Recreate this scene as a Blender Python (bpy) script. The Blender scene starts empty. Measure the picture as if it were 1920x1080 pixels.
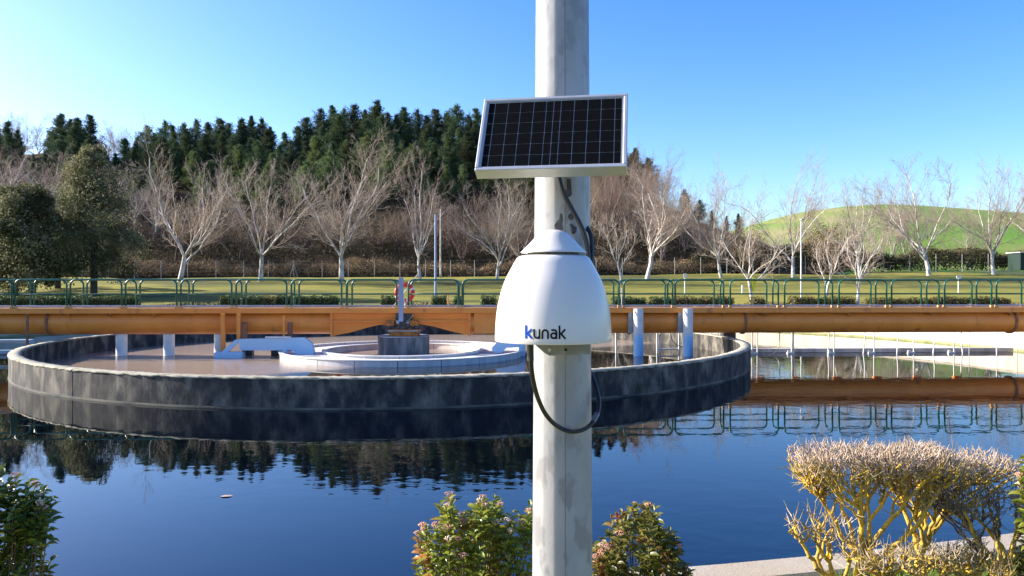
import bpy, math, random
import numpy as np
from mathutils import Vector, Matrix

S = bpy.context.scene
COL = S.collection
R_ = math.radians
# ------------------------------------------------------------------ camera, sky, sun
F = 1450.0; HZ = 535.0; CAMZ = 2.65          # focal length in photo pixels, horizon row, eye height over the water
cam = bpy.data.cameras.new('camera'); camo = bpy.data.objects.new('camera', cam); COL.objects.link(camo)
camo.location = (0, 0, CAMZ); camo.rotation_euler = (R_(90), 0, 0)
cam.sensor_width = 36; cam.lens = 36*F/1920; cam.shift_y = -5/1920; cam.clip_end = 8000; cam.clip_start = 0.05
S.camera = camo
SUN_EL = 25.0
SUN_AZ = -78.0                               # degrees from +Y towards +X
w = bpy.data.worlds.new('World'); S.world = w; w.use_nodes = True
nt = w.node_tree; bg = nt.nodes['Background']
sky = nt.nodes.new('ShaderNodeTexSky'); sky.sky_type = 'NISHITA'; sky.sun_disc = False
sky.sun_elevation = R_(SUN_EL); sky.sun_rotation = R_(SUN_AZ); sky.altitude = 400
sky.air_density = 1.0; sky.dust_density = 1.8; sky.ozone_density = 3.2
hs = nt.nodes.new('ShaderNodeHueSaturation'); hs.inputs['Saturation'].default_value = 1.33; hs.inputs['Hue'].default_value = .515
nt.links.new(sky.outputs[0], hs.inputs['Color']); nt.links.new(hs.outputs[0], bg.inputs[0])
bg.inputs[1].default_value = 0.125
sl = bpy.data.lights.new('sun', 'SUN'); sl.energy = 4.8; sl.angle = R_(0.5); sl.color = (1.0, 0.93, 0.84)
so = bpy.data.objects.new('sun', sl); COL.objects.link(so); so.location = (-40, 20, 40)
az = R_(SUN_AZ); el = R_(SUN_EL)
sv = Vector((math.sin(az)*math.cos(el), math.cos(az)*math.cos(el), math.sin(el)))
so.rotation_euler = sv.to_track_quat('Z', 'Y').to_euler()
S.view_settings.view_transform = 'Standard'; S.view_settings.look = 'None'
S.view_settings.exposure = 1.45; S.view_settings.gamma = 1.0; S.view_settings.use_curve_mapping = False

def P(px, py, d):
    return ((px-960)/F*d, d, CAMZ-(py-HZ)/F*d)
def ZP(py, d): return CAMZ-(py-HZ)/F*d
def XP(px, d): return (px-960)/F*d

# ------------------------------------------------------------------ helpers
def lin(c): return tuple(c)+(1,)
def mk(name, c1, c2=None, scale=5, stretch=(1, 1, 1), rough=.8, bump=0, bscale=None, metallic=0, spec=.3,
       lo=.35, hi=.65, c3=None, scale3=1, lo3=.5, hi3=.7, transl=0, coat=0, bdist=.02, detail=6, stretch3=None, objrand=0):
    m = bpy.data.materials.new(name); m.use_nodes = True; n = m.node_tree.nodes; l = m.node_tree.links
    b = n['Principled BSDF']; b.inputs['Roughness'].default_value = rough; b.inputs['Metallic'].default_value = metallic
    b.inputs['Specular IOR Level'].default_value = spec
    if coat: b.inputs['Coat Weight'].default_value = coat; b.inputs['Coat Roughness'].default_value = .08
    tc = n.new('ShaderNodeTexCoord')
    def noise(sc, st, det=detail, rr=.6):
        mp = n.new('ShaderNodeMapping'); mp.inputs['Scale'].default_value = st
        l.new(tc.outputs['Object'], mp.inputs[0])
        t = n.new('ShaderNodeTexNoise'); t.inputs['Scale'].default_value = sc; t.inputs['Detail'].default_value = det
        t.inputs['Roughness'].default_value = rr
        l.new(mp.outputs[0], t.inputs['Vector']); return t
    def ramp(t, a, bb):
        r = n.new('ShaderNodeMapRange'); r.inputs[1].default_value = a; r.inputs[2].default_value = bb
        l.new(t.outputs['Fac'], r.inputs[0]); return r
    def mixc(f, a, bb):
        x = n.new('ShaderNodeMix'); x.data_type = 'RGBA'
        if hasattr(f, 'outputs'): l.new(f.outputs[0], x.inputs[0])
        else: l.new(f, x.inputs[0])
        if isinstance(a, tuple): x.inputs[6].default_value = a
        else: l.new(a, x.inputs[6])
        if isinstance(bb, tuple): x.inputs[7].default_value = bb
        else: l.new(bb, x.inputs[7])
        return x.outputs[2]
    col = lin(c1)
    if c2 is not None: col = mixc(ramp(noise(scale, stretch), lo, hi), lin(c1), lin(c2))
    if c3 is not None: col = mixc(ramp(noise(scale3, stretch3 or stretch), lo3, hi3), col, lin(c3))
    if objrand:
        oi = n.new('ShaderNodeObjectInfo'); h = n.new('ShaderNodeHueSaturation')
        mr = n.new('ShaderNodeMapRange'); mr.inputs[3].default_value = 1-objrand; mr.inputs[4].default_value = 1+objrand
        l.new(oi.outputs['Random'], mr.inputs[0]); l.new(mr.outputs[0], h.inputs['Value'])
        mr2 = n.new('ShaderNodeMapRange'); mr2.inputs[3].default_value = .5-objrand*.06; mr2.inputs[4].default_value = .5+objrand*.06
        l.new(oi.outputs['Random'], mr2.inputs[0]); l.new(mr2.outputs[0], h.inputs['Hue'])
        if isinstance(col, tuple): h.inputs['Color'].default_value = col
        else: l.new(col, h.inputs['Color'])
        col = h.outputs[0]
    if isinstance(col, tuple): b.inputs['Base Color'].default_value = col
    else: l.new(col, b.inputs['Base Color'])
    if bump:
        bp = n.new('ShaderNodeBump'); bp.inputs['Strength'].default_value = bump; bp.inputs['Distance'].default_value = bdist
        l.new(noise(bscale or scale*3, stretch).outputs['Fac'], bp.inputs['Height']); l.new(bp.outputs[0], b.inputs['Normal'])
    if transl:
        out = n['Material Output']; t = n.new('ShaderNodeBsdfTranslucent'); mx = n.new('ShaderNodeMixShader')
        mx.inputs[0].default_value = transl
        if isinstance(col, tuple): t.inputs[0].default_value = col
        else: l.new(col, t.inputs[0])
        l.new(b.outputs[0], mx.inputs[1]); l.new(t.outputs[0], mx.inputs[2]); l.new(mx.outputs[0], out.inputs[0])
    return m

def mesh_uniform(name, V, Fc, smooth=False):
    me = bpy.data.meshes.new(name); V = np.asarray(V, np.float32).reshape(-1, 3); Fc = np.asarray(Fc, np.int32)
    k = Fc.shape[1]; nf = len(Fc)
    me.vertices.add(len(V)); me.vertices.foreach_set('co', V.ravel())
    me.loops.add(nf*k); me.loops.foreach_set('vertex_index', Fc.ravel())
    me.polygons.add(nf); me.polygons.foreach_set('loop_start', np.arange(0, nf*k, k, dtype=np.int32))
    me.polygons.foreach_set('loop_total', np.full(nf, k, np.int32))
    if smooth: me.polygons.foreach_set('use_smooth', np.ones(nf, bool))
    me.update(calc_edges=True); return me

class MB:
    """collects boxes, tubes and lathes into one mesh"""
    def __init__(s): s.v = []; s.f = []; s.sm = []
    def add(s, V, Fs, smooth=False):
        o = len(s.v); s.v += [tuple(map(float, v)) for v in V]; s.f += [tuple(i+o for i in f) for f in Fs]; s.sm += [smooth]*len(Fs); return s
    def box(s, c, d, rz=0, bev=0):
        x, y, z = d[0]/2, d[1]/2, d[2]/2
        if bev:
            b = min(bev, x*.9, y*.9, z*.9)
            V = []
            for zz, k in ((-z, b), (-z+b, 0), (z-b, 0), (z, b)):
                V += [(-x+k, -y+k, zz), (x-k, -y+k, zz), (x-k, y-k, zz), (-x+k, y-k, zz)]
            Fs = [(3, 2, 1, 0), (12, 13, 14, 15)]
            for r in range(3):
                for i in range(4): a = r*4+i; b2 = r*4+(i+1) % 4; Fs.append((a, b2, b2+4, a+4))
        else:
            V = [(i*x, j*y, k*z) for k in (-1, 1) for i, j in ((-1, -1), (1, -1), (1, 1), (-1, 1))]
            Fs = [(3, 2, 1, 0), (4, 5, 6, 7), (0, 1, 5, 4), (1, 2, 6, 5), (2, 3, 7, 6), (3, 0, 4, 7)]
        cs, sn = math.cos(rz), math.sin(rz)
        return s.add([(v[0]*cs-v[1]*sn+c[0], v[0]*sn+v[1]*cs+c[1], v[2]+c[2]) for v in V], Fs)
    def tube(s, pts, r, n=8, caps=True, closed=False):
        pts = [Vector(p) for p in pts]; m = len(pts); rr = r if isinstance(r, (list, tuple)) else [r]*m
        V = []; Fs = []
        t0 = (pts[1]-pts[0]).normalized(); a = Vector((0, 0, 1)) if abs(t0.z) < .9 else Vector((0, 1, 0))
        nrm = t0.cross(a).normalized()
        for i in range(m):
            if closed: t = (pts[(i+1) % m]-pts[i-1])
            else: t = pts[min(i+1, m-1)]-pts[max(i-1, 0)]
            t.normalize(); nrm = (nrm-t*nrm.dot(t)).normalized(); b = t.cross(nrm)
            for k in range(n):
                an = 2*math.pi*k/n; V.append(pts[i]+(nrm*math.cos(an)+b*math.sin(an))*rr[i])
        for i in range(m if closed else m-1):
            for k in range(n): a1 = i*n+k; a2 = i*n+(k+1) % n; j = ((i+1) % m)*n; Fs.append((a1, a2, j+(k+1) % n, j+k))
        if caps and not closed: Fs.append(tuple(range(n))[::-1]); Fs.append(tuple((m-1)*n+k for k in range(n)))
        return s.add(V, Fs, True)
    def lathe(s, prof, n=32, c=(0, 0, 0), a0=0, a1=2*math.pi, closed_prof=False, smooth=True):
        full = abs(a1-a0-2*math.pi) < 1e-6; V = []; Fs = []; m = n if full else n+1
        for i in range(m):
            an = a0+(a1-a0)*i/n
            for r, z in prof: V.append((c[0]+r*math.cos(an), c[1]+r*math.sin(an), c[2]+z))
        k = len(prof); kk = k if closed_prof else k-1
        for i in range(n):
            for j in range(kk):
                a = i*k+j; b = i*k+(j+1) % k; c2 = ((i+1) % m)*k+(j+1) % k; d = ((i+1) % m)*k+j
                Fs.append((a, d, c2, b))
        if closed_prof and not full: Fs.append(tuple(range(k))); Fs.append(tuple(n*k+j for j in range(k))[::-1])
        return s.add(V, Fs, smooth)
    def prism(s, poly, ax, t0, t1):
        """poly: 2D outline in the plane across axis ax ('y': x,z ; 'z': x,y)"""
        n = len(poly); f = (lambda p, t: (p[0], t, p[1])) if ax == 'y' else (lambda p, t: (p[0], p[1], t))
        V = [f(p, t0) for p in poly]+[f(p, t1) for p in poly]
        Fs = [tuple(range(n))[::-1], tuple(range(n, 2*n))]+[(i, (i+1) % n, n+(i+1) % n, n+i) for i in range(n)]
        return s.add(V, Fs)
    def mesh(s, name):
        me = bpy.data.meshes.new(name); me.from_pydata(s.v, [], s.f)
        me.polygons.foreach_set('use_smooth', np.array(s.sm, bool)); me.update()
        return me

def wloc(o):
    v = Vector((0, 0, 0))
    while o is not None: v = v+o.location; o = o.parent
    return v
def autosmooth(me, ang=35):
    import bmesh
    bm = bmesh.new(); bm.from_mesh(me); bmesh.ops.recalc_face_normals(bm, faces=bm.faces)
    for e in bm.edges:
        if len(e.link_faces) == 2 and e.calc_face_angle(0) > R_(ang): e.smooth = False
    bm.to_mesh(me); bm.free()
def obj(name, me, mat=None, parent=None, world=False, label=None, kind=None, sharp=True):
    if isinstance(me, MB):
        me = me.mesh(name)
        if sharp: autosmooth(me)
    o = bpy.data.objects.new(name, me); COL.objects.link(o)
    if mat is not None and len(me.materials) == 0: me.materials.append(mat)
    if parent is not None:
        o.parent = parent
        if world: o.location = -wloc(parent)
    if label: o['label'] = label
    if kind: o['kind'] = kind
    return o
def tag(o, label, cat, group=None, kind=None):
    o['label'] = label; o['category'] = cat
    if group: o['group'] = group
    if kind: o['kind'] = kind
    return o
def thing(name, label, cat, loc=(0, 0, 0), rz=0, group=None):
    o = bpy.data.objects.new(name, None); COL.objects.link(o); o.empty_display_size = .2
    o.location = loc; o.rotation_euler = (0, 0, rz); return tag(o, label, cat, group)
def copy_tree(o, parent=None):
    c = o.copy(); COL.objects.link(c); c.parent = parent
    for ch in list(o.children): copy_tree(ch, c)
    return c
def structure(name, me, mat):
    o = obj(name, me, mat); o['kind'] = 'structure'; return o
def catmull(pts, n=8):
    pts = [Vector(p) for p in pts]; q = [pts[0]*2-pts[1]]+pts+[pts[-1]*2-pts[-2]]; out = []
    for i in range(1, len(q)-2):
        for k in range(n):
            t = k/n; a, b, c, d = q[i-1:i+3]
            out.append(.5*((2*b)+(c-a)*t+(2*a-5*b+4*c-d)*t*t+(3*b-a-3*c+d)*t**3))
    out.append(pts[-1]); return out

def frusta(segs, n, name):
    """(p0, p1, r0, r1) rows -> one mesh of tapered prisms, vectorised"""
    A = np.array([s[0] for s in segs], float); B = np.array([s[1] for s in segs], float)
    r0 = np.array([s[2] for s in segs])[:, None, None]; r1 = np.array([s[3] for s in segs])[:, None, None]
    t = B-A; t /= np.linalg.norm(t, axis=1)[:, None]+1e-9
    ref = np.where(np.abs(t[:, 2:3]) < .9, np.array([[0, 0, 1.]]), np.array([[0, 1., 0]]))
    u = np.cross(t, ref); u /= np.linalg.norm(u, axis=1)[:, None]; v = np.cross(t, u)
    an = 2*np.pi*np.arange(n)/n
    ring = u[:, None, :]*np.cos(an)[None, :, None]+v[:, None, :]*np.sin(an)[None, :, None]
    V = np.concatenate([A[:, None, :]+ring*r0, B[:, None, :]+ring*r1], axis=1).reshape(-1, 3)
    k = np.arange(n); f = np.stack([k, (k+1) % n, n+(k+1) % n, n+k], 1)
    Fc = (np.arange(len(segs))*2*n)[:, None, None]+f[None]
    return mesh_uniform(name, V, Fc.reshape(-1, 4), True)

def leaves(name, C, size, rng, aspect=.5, up=0.0, dirs=None, fold=.25):
    """rhombic leaf faces (two triangles with a crease) at centres C"""
    C = np.asarray(C, float); N = len(C); size = np.broadcast_to(size, (N,))[:, None]
    d = rng.normal(size=(N, 3)) if dirs is None else dirs+rng.normal(size=(N, 3))*.35
    d[:, 2] += up; d /= np.linalg.norm(d, axis=1)[:, None]
    r = rng.normal(size=(N, 3)); s = np.cross(d, r); s /= np.linalg.norm(s, axis=1)[:, None]; nn = np.cross(d, s)
    a = C-d*size*.5; b = C+s*size*aspect*.5+nn*size*fold*.3; c = C+d*size*.5; e = C-s*size*aspect*.5+nn*size*fold*.3
    V = np.stack([a, b, c, e], 1).reshape(-1, 3); q = np.arange(N)[:, None]*4
    T = np.concatenate([q+np.array([[0, 1, 2]]), q+np.array([[0, 2, 3]])], 0)
    return mesh_uniform(name, V, T)

# ------------------------------------------------------------------ materials
M = {}
M['water'] = m = bpy.data.materials.new('water'); m.use_nodes = True; n = m.node_tree.nodes; l = m.node_tree.links
b = n['Principled BSDF']; b.inputs['Base Color'].default_value = (.0004, .0012, .004, 1); b.inputs['Specular Tint'].default_value = (.50, .90, 1, 1); b.inputs['Roughness'].default_value = .015
b.inputs['IOR'].default_value = 1.52; b.inputs['Specular IOR Level'].default_value = .5
tc = n.new('ShaderNodeTexCoord'); mp = n.new('ShaderNodeMapping'); mp.inputs['Scale'].default_value = (1, 1.3, 1)
t1 = n.new('ShaderNodeTexNoise'); t1.inputs['Scale'].default_value = 2.2; t1.inputs['Detail'].default_value = 2.5
t2 = n.new('ShaderNodeTexNoise'); t2.inputs['Scale'].default_value = .12; t2.inputs['Detail'].default_value = 2
mr = n.new('ShaderNodeMapRange'); mr.inputs[1].default_value = .42; mr.inputs[2].default_value = .62; mr.inputs[3].default_value = .15; mr.inputs[4].default_value = 1
mul = n.new('ShaderNodeMath'); mul.operation = 'MULTIPLY'
bp = n.new('ShaderNodeBump'); bp.inputs['Strength'].default_value = .5; bp.inputs['Distance'].default_value = .0075
l.new(tc.outputs['Object'], mp.inputs[0]); l.new(mp.outputs[0], t1.inputs['Vector']); l.new(tc.outputs['Object'], t2.inputs['Vector'])
l.new(t2.outputs['Fac'], mr.inputs[0]); l.new(mr.outputs[0], mul.inputs[0]); l.new(t1.outputs['Fac'], mul.inputs[1])
l.new(mul.outputs[0], bp.inputs['Height']); l.new(bp.outputs[0], b.inputs['Normal'])

M['scum'] = m = bpy.data.materials.new('scum_water'); m.use_nodes = True; n = m.node_tree.nodes; l = m.node_tree.links
b = n['Principled BSDF']; tc = n.new('ShaderNodeTexCoord')
t1 = n.new('ShaderNodeTexNoise'); t1.inputs['Scale'].default_value = .35; t1.inputs['Detail'].default_value = 8; t1.inputs['Roughness'].default_value = .65
t3 = n.new('ShaderNodeTexNoise'); t3.inputs['Scale'].default_value = 6; t3.inputs['Detail'].default_value = 6
sx = n.new('ShaderNodeSeparateXYZ'); l.new(tc.outputs['Object'], sx.inputs[0])
# floating scum gathers on the left and behind the bridge, the front right is open dark water
g = n.new('ShaderNodeMath'); g.operation = 'MULTIPLY_ADD'; g.inputs[1].default_value = -.09; l.new(sx.outputs[0], g.inputs[0])
gy = n.new('ShaderNodeMath'); gy.operation = 'MULTIPLY_ADD'; gy.inputs[1].default_value = .10; gy.inputs[2].default_value = .62; l.new(sx.outputs[1], gy.inputs[0]); l.new(gy.outputs[0], g.inputs[2])
ad = n.new('ShaderNodeMath'); ad.operation = 'ADD'; l.new(g.outputs[0], ad.inputs[0]); l.new(t1.outputs['Fac'], ad.inputs[1])
mr = n.new('ShaderNodeMapRange'); mr.inputs[1].default_value = .62; mr.inputs[2].default_value = .74; l.new(ad.outputs[0], mr.inputs[0])
cr = n.new('ShaderNodeMix'); cr.data_type = 'RGBA'; cr.inputs[6].default_value = (.22, .155, .11, 1); cr.inputs[7].default_value = (.36, .275, .20, 1); l.new(t3.outputs['Fac'], cr.inputs[0])
cm = n.new('ShaderNodeMix'); cm.data_type = 'RGBA'; cm.inputs[6].default_value = (.02, .018, .016, 1)
l.new(mr.outputs[0], cm.inputs[0]); l.new(cr.outputs[2], cm.inputs[7]); l.new(cm.outputs[2], b.inputs['Base Color'])
rr = n.new('ShaderNodeMapRange'); rr.inputs[3].default_value = .03; rr.inputs[4].default_value = .2; l.new(mr.outputs[0], rr.inputs[0]); l.new(rr.outputs[0], b.inputs['Roughness'])
bp = n.new('ShaderNodeBump'); bp.inputs['Strength'].default_value = .15; bp.inputs['Distance'].default_value = .01
l.new(t3.outputs['Fac'], bp.inputs['Height']); l.new(bp.outputs[0], b.inputs['Normal'])

M['tank'] = mk('stained_concrete', (.036, .035, .034), (.20, .175, .135), 3.0, (1, 1, .6), .9, .3, 18, c3=(.028, .027, .026), scale3=1.5, lo3=.44, hi3=.60, stretch3=(1.2, 1.2, .3), lo=.40, hi=.68)
M['rim'] = mk('mossy_rim_concrete', (.38, .345, .26), (.13, .12, .07), 4, (1, 1, 1), .95, .6, 20, lo=.45, hi=.7)
M['ledge'] = mk('algae_foot_concrete', (.15, .135, .10), (.04, .045, .04), 1.2, (1, 1, 3), .9, .4, 12)
M['outer'] = mk('cream_concrete', (.62, .54, .42), (.42, .34, .23), .8, (1, 1, .15), .85, .3, 8, lo=.45, hi=.75)
M['curb'] = mk('pebbled_curb', (.38, .32, .24), (.17, .14, .10), 90, rough=.9, bump=.8, bscale=120, bdist=.006, lo=.5, hi=.75, c3=(.40, .38, .34), scale3=1.6, lo3=.5, hi3=.8)
M['white_conc'] = mk('whitewashed_concrete', (.62, .60, .58), (.40, .38, .36), 1.8, (1, 1, .5), .7, .2, c3=(.18, .17, .16), scale3=.9, lo3=.55, hi3=.8)
M['pedestal'] = mk('streaked_pedestal_concrete', (.08, .09, .10), (.30, .31, .32), 2.2, (1, 1, .25), .9, .4, 12, lo=.45, hi=.7)
M['orange'] = mk('orange_paint', (.84, .285, .045), (.72, .23, .035), .9, (1, 1, 1), .42, .08, 8, spec=.45, c3=(.34, .12, .035), scale3=2.2, lo3=.58, hi3=.76, stretch3=(1, 1, .4))
M['orange_b'] = mk('bright_orange_paint', (.88, .26, .03), (.78, .215, .025), 1.4, rough=.45, bump=.05, spec=.4)
M['orange_d'] = mk('rusty_orange', (.50, .19, .03), (.18, .07, .03), 6, rough=.7, bump=.3)
M['rust'] = mk('rust_brown', (.33, .15, .09), (.20, .09, .05), 4, rough=.8)
M['deck'] = mk('deck_edge_paint', (.50, .34, .22), (.40, .28, .2), 5, rough=.7)
M['green'] = mk('green_paint', (.008, .085, .05), (.01, .11, .065), 3, rough=.35, spec=.5)
M['foot'] = mk('foot_plate_paint', (.55, .30, .12), rough=.6)
M['blue'] = mk('pale_blue_paint', (.36, .54, .70), (.44, .58, .70), 2, rough=.5, c3=(.35, .5, .62), scale3=1.4, lo3=.6, hi3=.8)
M['bluesteel'] = mk('blue_grey_steel', (.22, .30, .42), (.30, .36, .46), 4, rough=.5)
M['white'] = mk('white_paint', (.72, .72, .70), (.60, .58, .54), 3, rough=.55)
M['dark'] = mk('dark_machinery', (.03, .03, .035), (.09, .08, .07), 8, rough=.55)
M['grey'] = mk('grey_metal', (.30, .30, .31), (.42, .42, .42), 4, rough=.55, metallic=.3)
M['galv'] = m = mk('galvanised_steel', (.285, .282, .285), (.35, .345, .345), 9, (1, 1, .6), .42, .22, 60, metallic=.1, spec=.5, bdist=.003, c3=(.235, .233, .235), scale3=17, lo3=.51, hi3=.60, stretch3=(1.2, 1.2, .6), detail=3)
M['scuff'] = mk('tar_spot', (.05, .05, .052), (.11, .11, .11), 60, rough=.9, bump=.6, bdist=.003)
M['plastic'] = mk('white_shell_plastic', (.66, .62, .575), rough=.25, spec=.4)
M['alu'] = mk('anodised_aluminium', (.40, .41, .43), (.47, .48, .50), 30, (1, 1, 20), .38, metallic=.3)
M['cell'] = mk('silicon_cell', (.0035, .0035, .004), (.006, .006, .007), 12, (20, 1, 1), .6, spec=.02)
M['backsheet'] = mk('pale_backsheet', (.62, .62, .62), rough=.4)
M['cable'] = mk('black_cable', (.012, .012, .014), rough=.42, spec=.5)
M['lblue'] = mk('logo_blue', (.004, .06, .42), rough=.6, spec=.1)
M['lblack'] = mk('logo_black', (.012, .012, .012), rough=.6, spec=.1)
M['grass'] = mk('lawn_grass', (.17, .17, .035), (.27, .235, .05), .22, (1, 1, 1), .95, .35, 8, bdist=.08, c3=(.08, .085, .03), scale3=.09, lo3=.46, hi3=.62, stretch3=(.5, 1.6, 1), spec=.1, detail=10)  # darkest drawn-out bands put tree shade into the grass colour
M['hillgrass'] = mk('hill_pasture', (.12, .25, .035), (.20, .25, .055), .022, (1, .5, 1), .95, .5, 1.5, bdist=.4, c3=(.30, .25, .12), scale3=.03, lo3=.46, hi3=.66, spec=.05, detail=9)
M['soil'] = mk('forest_floor', (.05, .04, .022), (.09, .065, .035), .3, rough=1, bump=.8, bdist=.3, bscale=1.5, spec=.05)
M['bark'] = mk('pale_plane_bark', (.62, .57, .50), (.25, .22, .19), 2.5, (1, 1, .5), .85, .3, 8, lo=.45, hi=.62)
M['twig'] = mk('pinkish_bare_twigs', (.44, .35, .28), (.29, .225, .175), .5, rough=.9, objrand=.15)
M['twig_far'] = mk('red_brown_bare_twigs', (.27, .19, .135), (.19, .135, .10), .5, rough=.9, objrand=.25)
M['pine'] = mk('pine_needles', (.042, .072, .038), (.10, .135, .052), .55, rough=.75, transl=.18, spec=.2, objrand=.4)
M['pine_y'] = mk('young_pine_needles', (.075, .11, .045), (.15, .18, .06), .55, rough=.75, transl=.25, spec=.15, objrand=.4)
M['pinebark'] = mk('pine_bark', (.10, .07, .05), (.06, .045, .035), 3, rough=.95)
M['oak'] = mk('grey_green_foliage', (.06, .07, .026), (.30, .28, .14), .45, rough=.6, spec=.12, c3=(.46, .44, .30), scale3=1.1, lo3=.55, hi3=.72, transl=.3, lo=.4, hi=.7, detail=8)  # palest patches are highlights painted into the foliage colour
M['hedge'] = mk('clipped_hedge_leaves', (.05, .085, .018), (.11, .14, .03), 2, rough=.6, transl=.2)
M['hedge_r'] = mk('yellowing_hedge_leaves', (.13, .14, .03), (.24, .17, .05), 1.4, rough=.6, transl=.2)
M['hedge_core'] = mk('hedge_inner_twigs', (.03, .028, .015), rough=1)
M['bramble'] = mk('dry_bramble', (.26, .18, .10), (.12, .09, .05), .35, rough=.95, lo=.35, hi=.6, detail=8)
M['bank'] = mk('dry_bank_brambles', (.42, .30, .18), (.18, .13, .075), .5, rough=.95, lo=.35, hi=.62, detail=8, spec=.05)
M['bramble_d'] = mk('dark_undergrowth', (.085, .06, .038), (.03, .024, .016), .25, rough=.95, lo=.35, hi=.6, detail=8, spec=.05)
M['bramble_g'] = mk('evergreen_scrub', (.045, .05, .02), (.085, .075, .03), .4, rough=.9)
M['leafA'] = mk('glossy_green_leaf', (.14, .20, .025), (.38, .37, .06), 9, rough=.32, spec=.5, transl=.4, c3=(.46, .20, .06), scale3=6, lo3=.53, hi3=.66)
M['leafB'] = mk('reddish_green_leaf', (.09, .115, .02), (.27, .23, .04), 9, rough=.34, spec=.5, transl=.4, c3=(.42, .14, .05), scale3=7, lo3=.53, hi3=.66)
M['leafC'] = mk('dark_green_leaf', (.07, .12, .02), (.19, .22, .035), 8, rough=.3, spec=.5, transl=.2, c3=(.36, .18, .04), scale3=7, lo3=.58, hi3=.75)  # orange-yellow patches put a sunlit look into the leaf colour
M['bud'] = mk('pink_flower_buds', (.62, .24, .17), (.74, .46, .28), 60, rough=.6, transl=.1)
M['budw'] = mk('cream_flower_buds', (.75, .62, .42), (.62, .34, .24), 60, rough=.6)
M['stem'] = mk('brown_stem', (.12, .07, .035), (.20, .13, .06), 20, rough=.8)
M['lichen'] = mk('lichen_bark', (.58, .37, .04), (.33, .24, .06), 16, rough=.9, bump=.9, bscale=70, bdist=.006, c3=(.17, .14, .10), scale3=9, lo3=.55, hi3=.66, lo=.45, hi=.65)
M['lichen_twig'] = mk('lichen_twig', (.42, .29, .05), (.30, .24, .16), 12, rough=.9, c3=(.20, .17, .12), scale3=8, lo3=.5, hi3=.6)
M['greytwig'] = mk('grey_pink_twig_tips', (.58, .44, .34), (.36, .27, .18), 14, rough=.85)
M['darktwig'] = mk('dark_twigs', (.10, .08, .07), (.20, .15, .10), 12, rough=.85)
M['blade'] = mk('grass_blades', (.09, .20, .02), (.20, .26, .05), 6, rough=.5, transl=.35)
M['near_ground'] = mk('near_turf', (.07, .11, .02), (.12, .10, .04), 5, rough=1, bump=.8, bscale=30)
M['red'] = mk('lifebuoy_red', (.75, .05, .035), (.62, .04, .03), 9, rough=.45)
M['wire'] = mk('dull_wire', (.16, .16, .15), rough=.6, metallic=.4)

# ------------------------------------------------------------------ ground, pool, hills
C0 = Vector((-4.02, 28.7, 0)); RT = 12.3; RO = 24.5
GZ = 0.86
def lawn_z(x, y):
    t = (y-58)/(101-58); t = min(max(t, 0), 1); t = t*t*(3-2*t)*.35+t*.65
    top = 3.75+max(0, x+10)*.0125
    return GZ+t*(top-GZ)
# lawn and bank: rings round the pool centre, out to the fence line behind and far away elsewhere
V = []; Fs = []; NA = 240
rads = [RO+.22, RO+.8, RO+2, RO+4, 31, 33, 35, 38, 41, 44, 48, 52, 56, 60, 64, 68, 73, 78, 90, 120, 200, 500, 1500, 4000]
for r in rads:
    for i in range(NA):
        a = 2*math.pi*i/NA; x = C0.x+r*math.cos(a); y = C0.y+r*math.sin(a)
        yy = y
        if y > 101.5: z = lawn_z(x, 101.5) if y < 103 else lawn_z(min(x, 200), 101.5)-min((y-103)*.3, 3)
        else: z = lawn_z(min(max(x, -300), 300), y)
        V.append((x, yy, z))
for j in range(len(rads)-1):
    for i in range(NA): Fs.append((j*NA+i, j*NA+(i+1) % NA, (j+1)*NA+(i+1) % NA, (j+1)*NA+i))
mb = MB(); mb.add(V, Fs, True); structure('ground', mb.mesh('ground'), M['grass'])
# pool
mb = MB(); N = 96
mb.lathe([(0, 0), (RT-.2, 0), (RT+1, 0), (RO-2, 0), (RO+.02, 0)], N, (0, 0, 0), smooth=False)
o = structure('pool_water', mb, M['water']); o.location = (C0.x, C0.y, 0)
ow = thing('outer_pool_wall', 'cream round concrete wall and curb enclosing the blue pool', 'pool wall', (C0.x, C0.y, 0))
mb = MB(); mb.lathe([(RO, -.5), (RO, GZ-.02), (RO+.24, GZ-.02), (RO+.24, -.5)], 192, closed_prof=True); obj('wall', mb, M['outer'], ow)
NCB = 76
cb = MB(); cb.lathe([(RO-.03, GZ-.018), (RO-.03, GZ+.045), (RO-.015, GZ+.06), (RO+.23, GZ+.06), (RO+.25, GZ+.04), (RO+.25, GZ-.018)], 3, a0=0, a1=2*math.pi/NCB-.0004, closed_prof=True)
cbm = cb.mesh('curb_stone'); autosmooth(cbm)
for k in range(NCB):
    o = obj('curb_stone', cbm, M['curb'], ow); o.rotation_euler.z = 2*math.pi*k/NCB
# algae line at the water
mb = MB(); mb.lathe([(RO-.012, -.2), (RO-.012, .07), (RO-.001, .09)], 192)
obj('algae_band', mb, mk('algae_green', (.16, .17, .06), (.30, .28, .14), 1.2, rough=.9), ow)

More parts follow.
